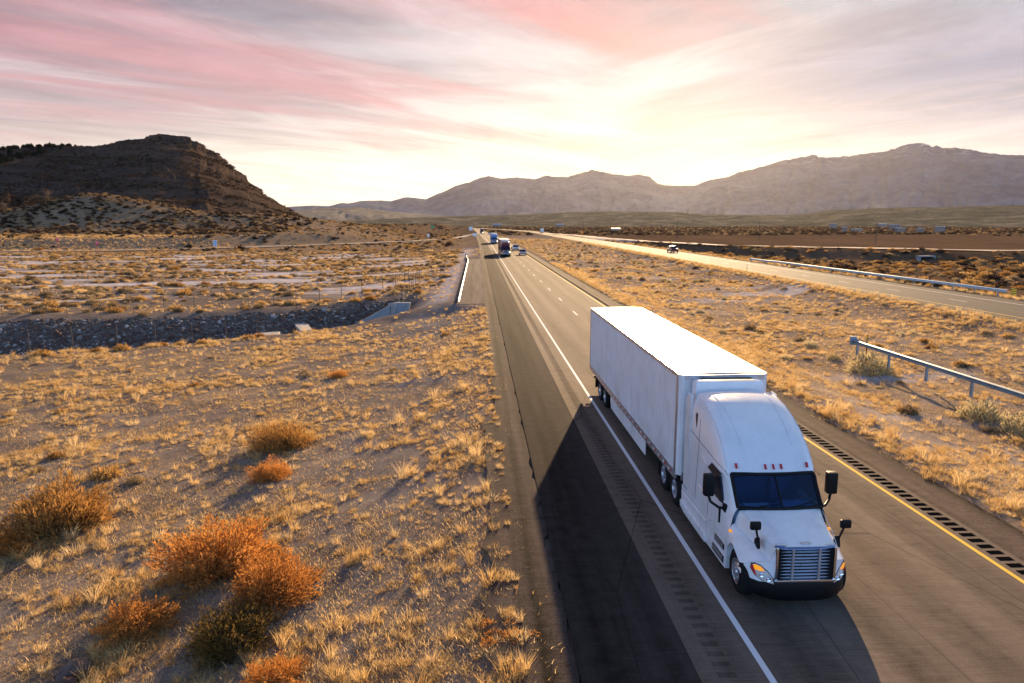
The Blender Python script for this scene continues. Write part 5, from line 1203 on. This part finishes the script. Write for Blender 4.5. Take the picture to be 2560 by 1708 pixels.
X, Y = field(900, 17, 44.5, 14, 120, lambda x, y: np.clip(0.22 + 1.0 * n_(x, y, 8, 4), 0, 1) * sst(17, 22, x)); put(S_, X, Y, nr.uniform(0.16, 0.5, len(X)), ('gold', 'sage', 'sgrass', 'pale'), 'md')
X, Y = field(1500, 16, 45, 110, 420, lambda x, y: np.clip(0.3 + n_(x, y, 10, 4), 0, 1)); put(S_, X + road_off(Y), Y, nr.uniform(0.3, 0.7, len(X)), ('gold', 'sage', 'sage', 'pale'), 'md')
X, Y = field(14000, 60, 300, 66, 345, lambda x, y: np.clip(0.55 + 1.1 * n_(x, y, 16, 1), 0, 1) * (np.abs(y - np.interp(x, FR_X, FR_Y)) > 4.5) * (y < np.interp(x, FR_X, FR_Y) + 3)); put(S_, X, Y, nr.lognormal(-0.4, 0.35, len(X)).clip(0.35, 1.4), ('gold', 'gold', 'sage', 'dark'), 'rt')
X, Y = field(26000, -200, 900, 490, 1500, lambda x, y: np.clip(0.2 + 2.4 * n_(x / 7, y, 60, 6), 0, 1) * (x > 14 + road_off(y)) * (np.abs(x - opp_off(y) - 52) > 9)); put(S_, X, Y, nr.uniform(0.7, 2.0, len(X)), ('dark', 'dark', 'sage'), 'pl')
X, Y = field(1600, -420, -10, 560, 1300, lambda x, y: np.clip(0.2 + 1.8 * n_(x / 6, y, 60, 6), 0, 1) * (x < road_off(y) - 14)); put(S_, X, Y, nr.uniform(1.0, 2.4, len(X)), ('dark', 'sage'), 'pl')
# the butte: shrubs and junipers sit on its own surface
bv = np.empty(len(bpy.data.objects['butte'].data.vertices) * 3, np.float32); bpy.data.objects['butte'].data.vertices.foreach_get('co', bv); bv = bv.reshape(-1, 3)
bu, bw, bd = project(bv[:, 0], bv[:, 1], bv[:, 2]); ok = np.where((bu > -20) & (bu < 900) & (bv[:, 2] > 6) & (np.hypot(bv[:, 0], bv[:, 1]) < 872))[0]
pw = np.clip(0.25 + 1.6 * fbm(bv[ok, 0] / 55, bv[ok, 2] / 9 + bv[ok, 1] / 70, 3), 0.02, 1); pk = nr.choice(ok, 14000, p=pw / pw.sum()); put(S_, bv[pk, 0] + nr.uniform(-1.5, 1.5, len(pk)), bv[pk, 1], nr.lognormal(-0.5, 0.4, len(pk)).clip(0.3, 1.5), 'dark', 'bt', z=bv[pk, 2] - 0.3)
X, Y = field(420, -9, -1.5, 11.8, 15.5, lambda x, y: np.clip(0.5 + 0.9 * n_(x, y, 2, 4), 0, 1) * off_l(x, y)); put(T_, X, Y, nr.uniform(0.35, 0.75, len(X)), 'tuft', 'nl')
# singled-out plants of the foreground
def hero(u0, u1, vtop, vbot, key, label, var=0, zone='nl', hscale=None, fill=1.0):
    z = -1.0
    for _ in range(5): x, y = on_z((u0 + u1) / 2, vbot, z); z = H(x, y)
    wpx = (u1 - u0); r = 0.5 * wpx / FPX * math.hypot(x, y) * 1.0 * fill
    HERO.append((x, y + r * 0.25, z, r, rng.uniform(0, 6.28) if var != 'k' else 0, key, var if var != 'k' else 0, label, hscale))
HERO = []
hero(406, 668, 1316, 1440, 'orange', 'big round rust orange shrub in the left foreground, upper one of a touching pair', 0)
hero(560, 795, 1393, 1505, 'orange', 'wide rust orange shrub in the left foreground, lower right one of a touching pair', 1)
hero(455, 691, 1510, 1632, 'olive', 'dark olive brown shrub just below the big orange pair of shrubs', 0, hscale=0.9)
hero(246, 418, 1483, 1592, 'orange', 'twiggy rust orange shrub standing alone, left of the olive brown shrub', 2)
hero(18, 250, 1217, 1330, 'goldbig', 'broad golden brown grassy shrub near the left edge of the photo', 0)
hero(-40, 62, 1312, 1388, 'orange', 'rust orange shrub cut off by the left edge of the photo', 1)
hero(628, 772, 1062, 1122, 'goldbig', 'golden brown grassy shrub mid slope, upper of two behind the orange pair', 1)
hero(622, 718, 1140, 1198, 'orange', 'small rust orange shrub mid slope, just below the golden grassy one', 0)
hero(226, 298, 1153, 1196, 'gold', 'small orange tuft shaped shrub above the broad golden grassy shrub', 0)
hero(606, 765, 1632, 1722, 'orange', 'rust orange shrub at the bottom edge of the photo', 2)
hero(1195, 1340, 1510, 1600, 'weed', 'low sprawling orange weed creeping over the roadside gravel', 0)
hero(1040, 1145, 1614, 1680, 'straw', 'mop headed pale straw clump near the gravel at the bottom', 1, hscale=0.8)
hero(236, 400, 1596, 1640, 'straw', 'low band of yellow straw below the lone rust orange shrub', 0, hscale=0.5)
hero(822, 866, 915, 945, 'orange', 'small bright orange shrub high on the slope near the gravel', 1)
for (a, b, c, d, L_) in ((2130, 2235, 900, 935, 'pale yellowish sage shrub in front of the start of the median guardrail'), (2410, 2500, 1005, 1050, 'pale sage shrub under the middle of the median guardrail'),
                         (2520, 2620, 1055, 1088, 'pale straw shrub at the right edge below the median guardrail'), (2070, 2104, 875, 900, 'small pale sage clump left of the median guardrail end'), (2010, 2046, 845, 868, 'small pale sage clump left of the black marker post')):
    hero(a, b, c, d, 'pale', L_, 0, 'md')
def place(name, mesh, x, y, z, s, r, label, cat, group=None, hs=None):
    o = bpy.data.objects.new(name, mesh); COL.objects.link(o); o.location = (x, y, z); o.rotation_euler = (0, 0, r); o.scale = (s, s, s * (hs or 1.0)); return tag(o, label, cat, group)
for (x, y, z, r, a, key, var, L_, hs) in HERO: place('shrub', PROTO[key][var % len(PROTO[key])], x, y, z - 0.03, r, a, L_, 'shrub', None, hs)
def split(lst, n):
    A = np.array([(p[0], p[1], p[2], p[3]) for p in lst]); u, v, d = project(A[:, 0], A[:, 1], A[:, 2])
    sc = A[:, 3] / d; sc[(u < 10) | (u > 2550) | (v > 1700) | (d < 2)] = 0
    hid = (u > 1480) & (u < 2120) & (v > 780) & (A[:, 0] > 8); sc[hid & (v < 1300) & (A[:, 1] > 20) & (A[:, 0] < 30) & (u < 1960)] *= 0.2
    o = np.argsort(-sc); return [lst[i] for i in o[:n]], [lst[i] for i in o[n:]]
def individuals(lst, name, cat, G):
    for (x, y, z, s, a, key, var, zone) in lst: place(name, PROTO[key][var % len(PROTO[key])], x, y, z - 0.02, s, a, G[zone][1], cat, G[zone][0])

def scatter(name, lst, keys, kind='stuff', tiltv=0.12):
    """one object: many copies of a few plants set on its points by geometry nodes"""
    ms = []; base = {}
    for k in keys: base[k] = len(ms); ms += PROTO[k]
    c = bpy.data.collections.new(name + '_kinds')
    for i, m in enumerate(ms): c.objects.link(bpy.data.objects.new('%s_%03d' % (name, i), m))
    P = np.array([(p[0], p[1], p[2] - 0.02) for p in lst], np.float32); n = len(P)
    idx = np.array([base[p[5]] + p[6] % len(PROTO[p[5]]) for p in lst], np.int32)
    rot = np.stack([nr.normal(0, tiltv, n), nr.normal(0, tiltv, n), np.array([p[4] for p in lst])], -1)
    s = np.array([p[3] for p in lst]); scl = np.stack([s * nr.uniform(0.85, 1.2, n), s * nr.uniform(0.85, 1.2, n), s * nr.uniform(0.75, 1.15, n)], -1)
    me = bpy.data.meshes.new(name); me.vertices.add(n); me.vertices.foreach_set('co', P.ravel())
    for nm, t, A in (('idx', 'INT', idx), ('rot', 'FLOAT_VECTOR', rot), ('scl', 'FLOAT_VECTOR', scl)):
        a = me.attributes.new(nm, t, 'POINT'); a.data.foreach_set('value' if t == 'INT' else 'vector', A.astype(np.int32 if t == 'INT' else np.float32).ravel())
    g = bpy.data.node_groups.new(name, 'GeometryNodeTree')
    g.interface.new_socket('Geometry', in_out='INPUT', socket_type='NodeSocketGeometry'); g.interface.new_socket('Geometry', in_out='OUTPUT', socket_type='NodeSocketGeometry')
    N = g.nodes.new; gi, go, ip, ci = N('NodeGroupInput'), N('NodeGroupOutput'), N('GeometryNodeInstanceOnPoints'), N('GeometryNodeCollectionInfo')
    ci.inputs['Collection'].default_value = c; ci.inputs['Separate Children'].default_value = True; ci.inputs['Reset Children'].default_value = True
    ip.inputs['Pick Instance'].default_value = True
    def att(nm, t):
        q = N('GeometryNodeInputNamedAttribute'); q.data_type = t; q.inputs['Name'].default_value = nm; return q.outputs['Attribute']
    Lk = g.links.new
    Lk(gi.outputs[0], ip.inputs['Points']); Lk(ci.outputs[0], ip.inputs['Instance']); Lk(att('idx', 'INT'), ip.inputs['Instance Index']); Lk(att('rot', 'FLOAT_VECTOR'), ip.inputs['Rotation']); Lk(att('scl', 'FLOAT_VECTOR'), ip.inputs['Scale']); Lk(ip.outputs[0], go.inputs[0])
    o = link(name, me); md = o.modifiers.new('scatter', 'NODES'); md.node_group = g
    return tag(o, kind=kind)
for p in S_:
    pass
I, rest = split([p for p in S_], 270); individuals(I, 'shrub', 'shrub', GRP_S); scatter('shrubs', rest, ['gold', 'sage', 'sgrass', 'pale', 'dark'])
I, rest = split(T_, 290); individuals(I, 'grass_tuft', 'grass', GRP_T); scatter('grass', rest, ['tuft'])
LT = []
X, Y = field(42000, -40, 0.8, 11, 58, lambda x, y: off_l(x, y) * np.clip(0.35 + 0.8 * n_(x, y, 5, 3) - 0.3 * pale_mask(x, y), 0.05, 1), 1.5); put(LT, X, Y, nr.uniform(0.5, 1.2, len(X)), 'litter', 'nl')
X, Y = field(30000, 15.3, 44, 11, 80, lambda x, y: np.clip(0.4 + 0.8 * n_(x, y, 5, 3) - 0.3 * pale_mask(x, y), 0.05, 1), 1.4); put(LT, X, Y, nr.uniform(0.5, 1.1, len(X)), 'litter', 'md')
scatter('dry_grass', LT, ['litter'], tiltv=0.04)

# ------------------------------------------------------------------ broken rock lining the ditch
def rock(seed):
    g = np.random.default_rng(seed); bm = bmesh.new(); bmesh.ops.create_icosphere(bm, subdivisions=2, radius=1.0)
    for v in bm.verts:
        c = v.co.copy(); k = 1.0
        for q in range(7):
            d = Vector(np.random.default_rng(seed * 31 + q).normal(size=3)).normalized(); h = 0.62 + 0.05 * q
            if c.dot(d) > h: c -= d * (c.dot(d) - h)
        v.co = Vector((c.x, c.y * g.uniform(0.75, 0.8), c.z * 0.7))
    m = MB(); m.frombm(bm); return m.mesh('rock', ROCKM)
ROCKM = bpy.data.materials.new('broken_rock'); _t = NT(ROCKM)
_r = _t.n('ShaderNodeObjectInfo').outputs['Random']; _nz = _t.noise(_t.n('ShaderNodeNewGeometry').outputs['Position'], 6, 4, 0.6)
_c = _t.ramp(_r, [(0.0, (0.07, 0.035, 0.025)), (0.35, (0.115, 0.056, 0.038)), (0.6, (0.085, 0.068, 0.056)), (0.88, (0.17, 0.14, 0.12)), (1.0, (0.40, 0.36, 0.33))])
_c = _t.n('ShaderNodeVectorMath', {0: _c, 3: _t.n('ShaderNodeMapRange', {0: _nz, 1: 0.3, 2: 0.7, 3: 0.6, 4: 1.25}).outputs[0]}, operation='SCALE').outputs[0]
_t.out(_t.n('ShaderNodeBsdfPrincipled', {'Base Color': _c, 'Roughness': 0.9}).outputs[0])
PROTO['rock'] = [rock(s) for s in range(5)]
RK = []; X = nr.uniform(-66, -10, 16000); tt = nr.uniform(0.28, 1.0, 16000) ** 0.9; Y = near_lip(X) + (far_lip(X) - near_lip(X)) * tt
k = (chan(X, Y) > 0.1) & (nr.uniform(0, 1, len(X)) < 1.15 - sst(0.75, 1.0, tt) + 0.4 * fbm(X / 4, Y / 4, 2)); put(RK, X[k], Y[k], nr.lognormal(-1.75, 0.38, k.sum()).clip(0.08, 0.5), 'rock', 'lf')
scatter('rubble', RK, ['rock'], tiltv=0.6)
for (u, v, s, L_) in ((185, 1665, 0.42, 'rounded grey boulder half buried at the bottom left'), (160, 1700, 0.3, 'smaller grey stone at the bottom left edge beside the boulder')):
    x, y = on_z(u, v, -1.3); place('boulder', PROTO['rock'][2], x, y, H(x, y) + 0.05, s, 1.0, L_, 'rock')

# ------------------------------------------------------------------ trees
def grow(mb, p, d, L, r, lev, g, tips):
    q = p + d * L; mb.tube([p, (p + q) / 2 + Vector(g.normal(0, 0.04 * L, 3)), q], r, 5, False, r * 0.62)
    if lev == 0: tips.append(q); return
    for k in range(int(g.integers(2, 5))):
        e = (d + Vector(g.normal(0, 0.48, 3)) + Vector((0, 0, 0.12))).normalized(); grow(mb, p + d * L * g.uniform(0.6, 1.0), e, L * g.uniform(0.62, 0.85), r * 0.62, lev - 1, g, tips)
def bare_tree(loc, h, label, seed):
    g = np.random.default_rng(seed); t = thing('bare_tree', label, 'tree', loc); tr = MB(); tips = []; grow(tr, Vector((0, 0, -0.5)), Vector((0, 0, 1)), h * 0.3, h * 0.035, 4, g, tips)
    tr.build('trunk', TWIG, t)
    V, F = join(*[(twigs(14, h * 0.07, h * 0.07, h * 0.1, h * 0.006, 100 + i, inner=0.1)[0] + np.array(q), np.arange(56).reshape(-1, 4)) for i, q in enumerate(tips[:240])])
    link('crown', np_mesh('crown', V, F, TWIG), t)
X, Y, Z = ray(1097, 577); y = 800.0; bare_tree((float(X / Y * y), y, H(float(X / Y * y), y)), 10.5, 'tall bare leafless tree standing left of the vanishing highway', 5)
X, Y, Z = ray(1086, 578); bare_tree((float(X / Y * 820), 820.0, H(float(X / Y * 820), 820.0)), 6.0, 'smaller bare tree just left of the tall leafless one', 8)
JM = []
for s in range(3):
    V, F = twigs(420, 1.0, 1.5, 0.45, 0.3, 120 + s, lump=0.35, inner=0.15); V[:, 2] += 0.2
    m_ = MB(); m_.tube([(0, 0, -0.5), (0.05, 0, 0.6)], 0.16, 6, True, 0.08); b = len(V); V2 = np.array(m_.v)
    JM.append((np_mesh('crown', V, F, L_juni), m_.mesh('trunk', TWIG)))
# junipers crown the left shoulder of the dark hill
sel = np.where((bu > -10) & (bu < 260) & (bw < 352 + 58 * np.clip((260 - bu) / 260, 0.12, 1)) & (np.hypot(bv[:, 0], bv[:, 1]) < 866))[0]
pk = nr.choice(sel, 95, replace=False)
for i, j in enumerate(pk):
    r_ = thing('juniper_tree', 'small dark juniper on the shoulder of the dark hill, upper left', 'tree', tuple(bv[j] - np.array([0, 0, 0.3])), rng.uniform(0, 6), 'junipers on the dark hill')
    s = rng.uniform(1.1, 2.3); r_.scale = (s, s, s)
    link('crown', JM[i % 3][0], r_); link('trunk', JM[i % 3][1], r_)
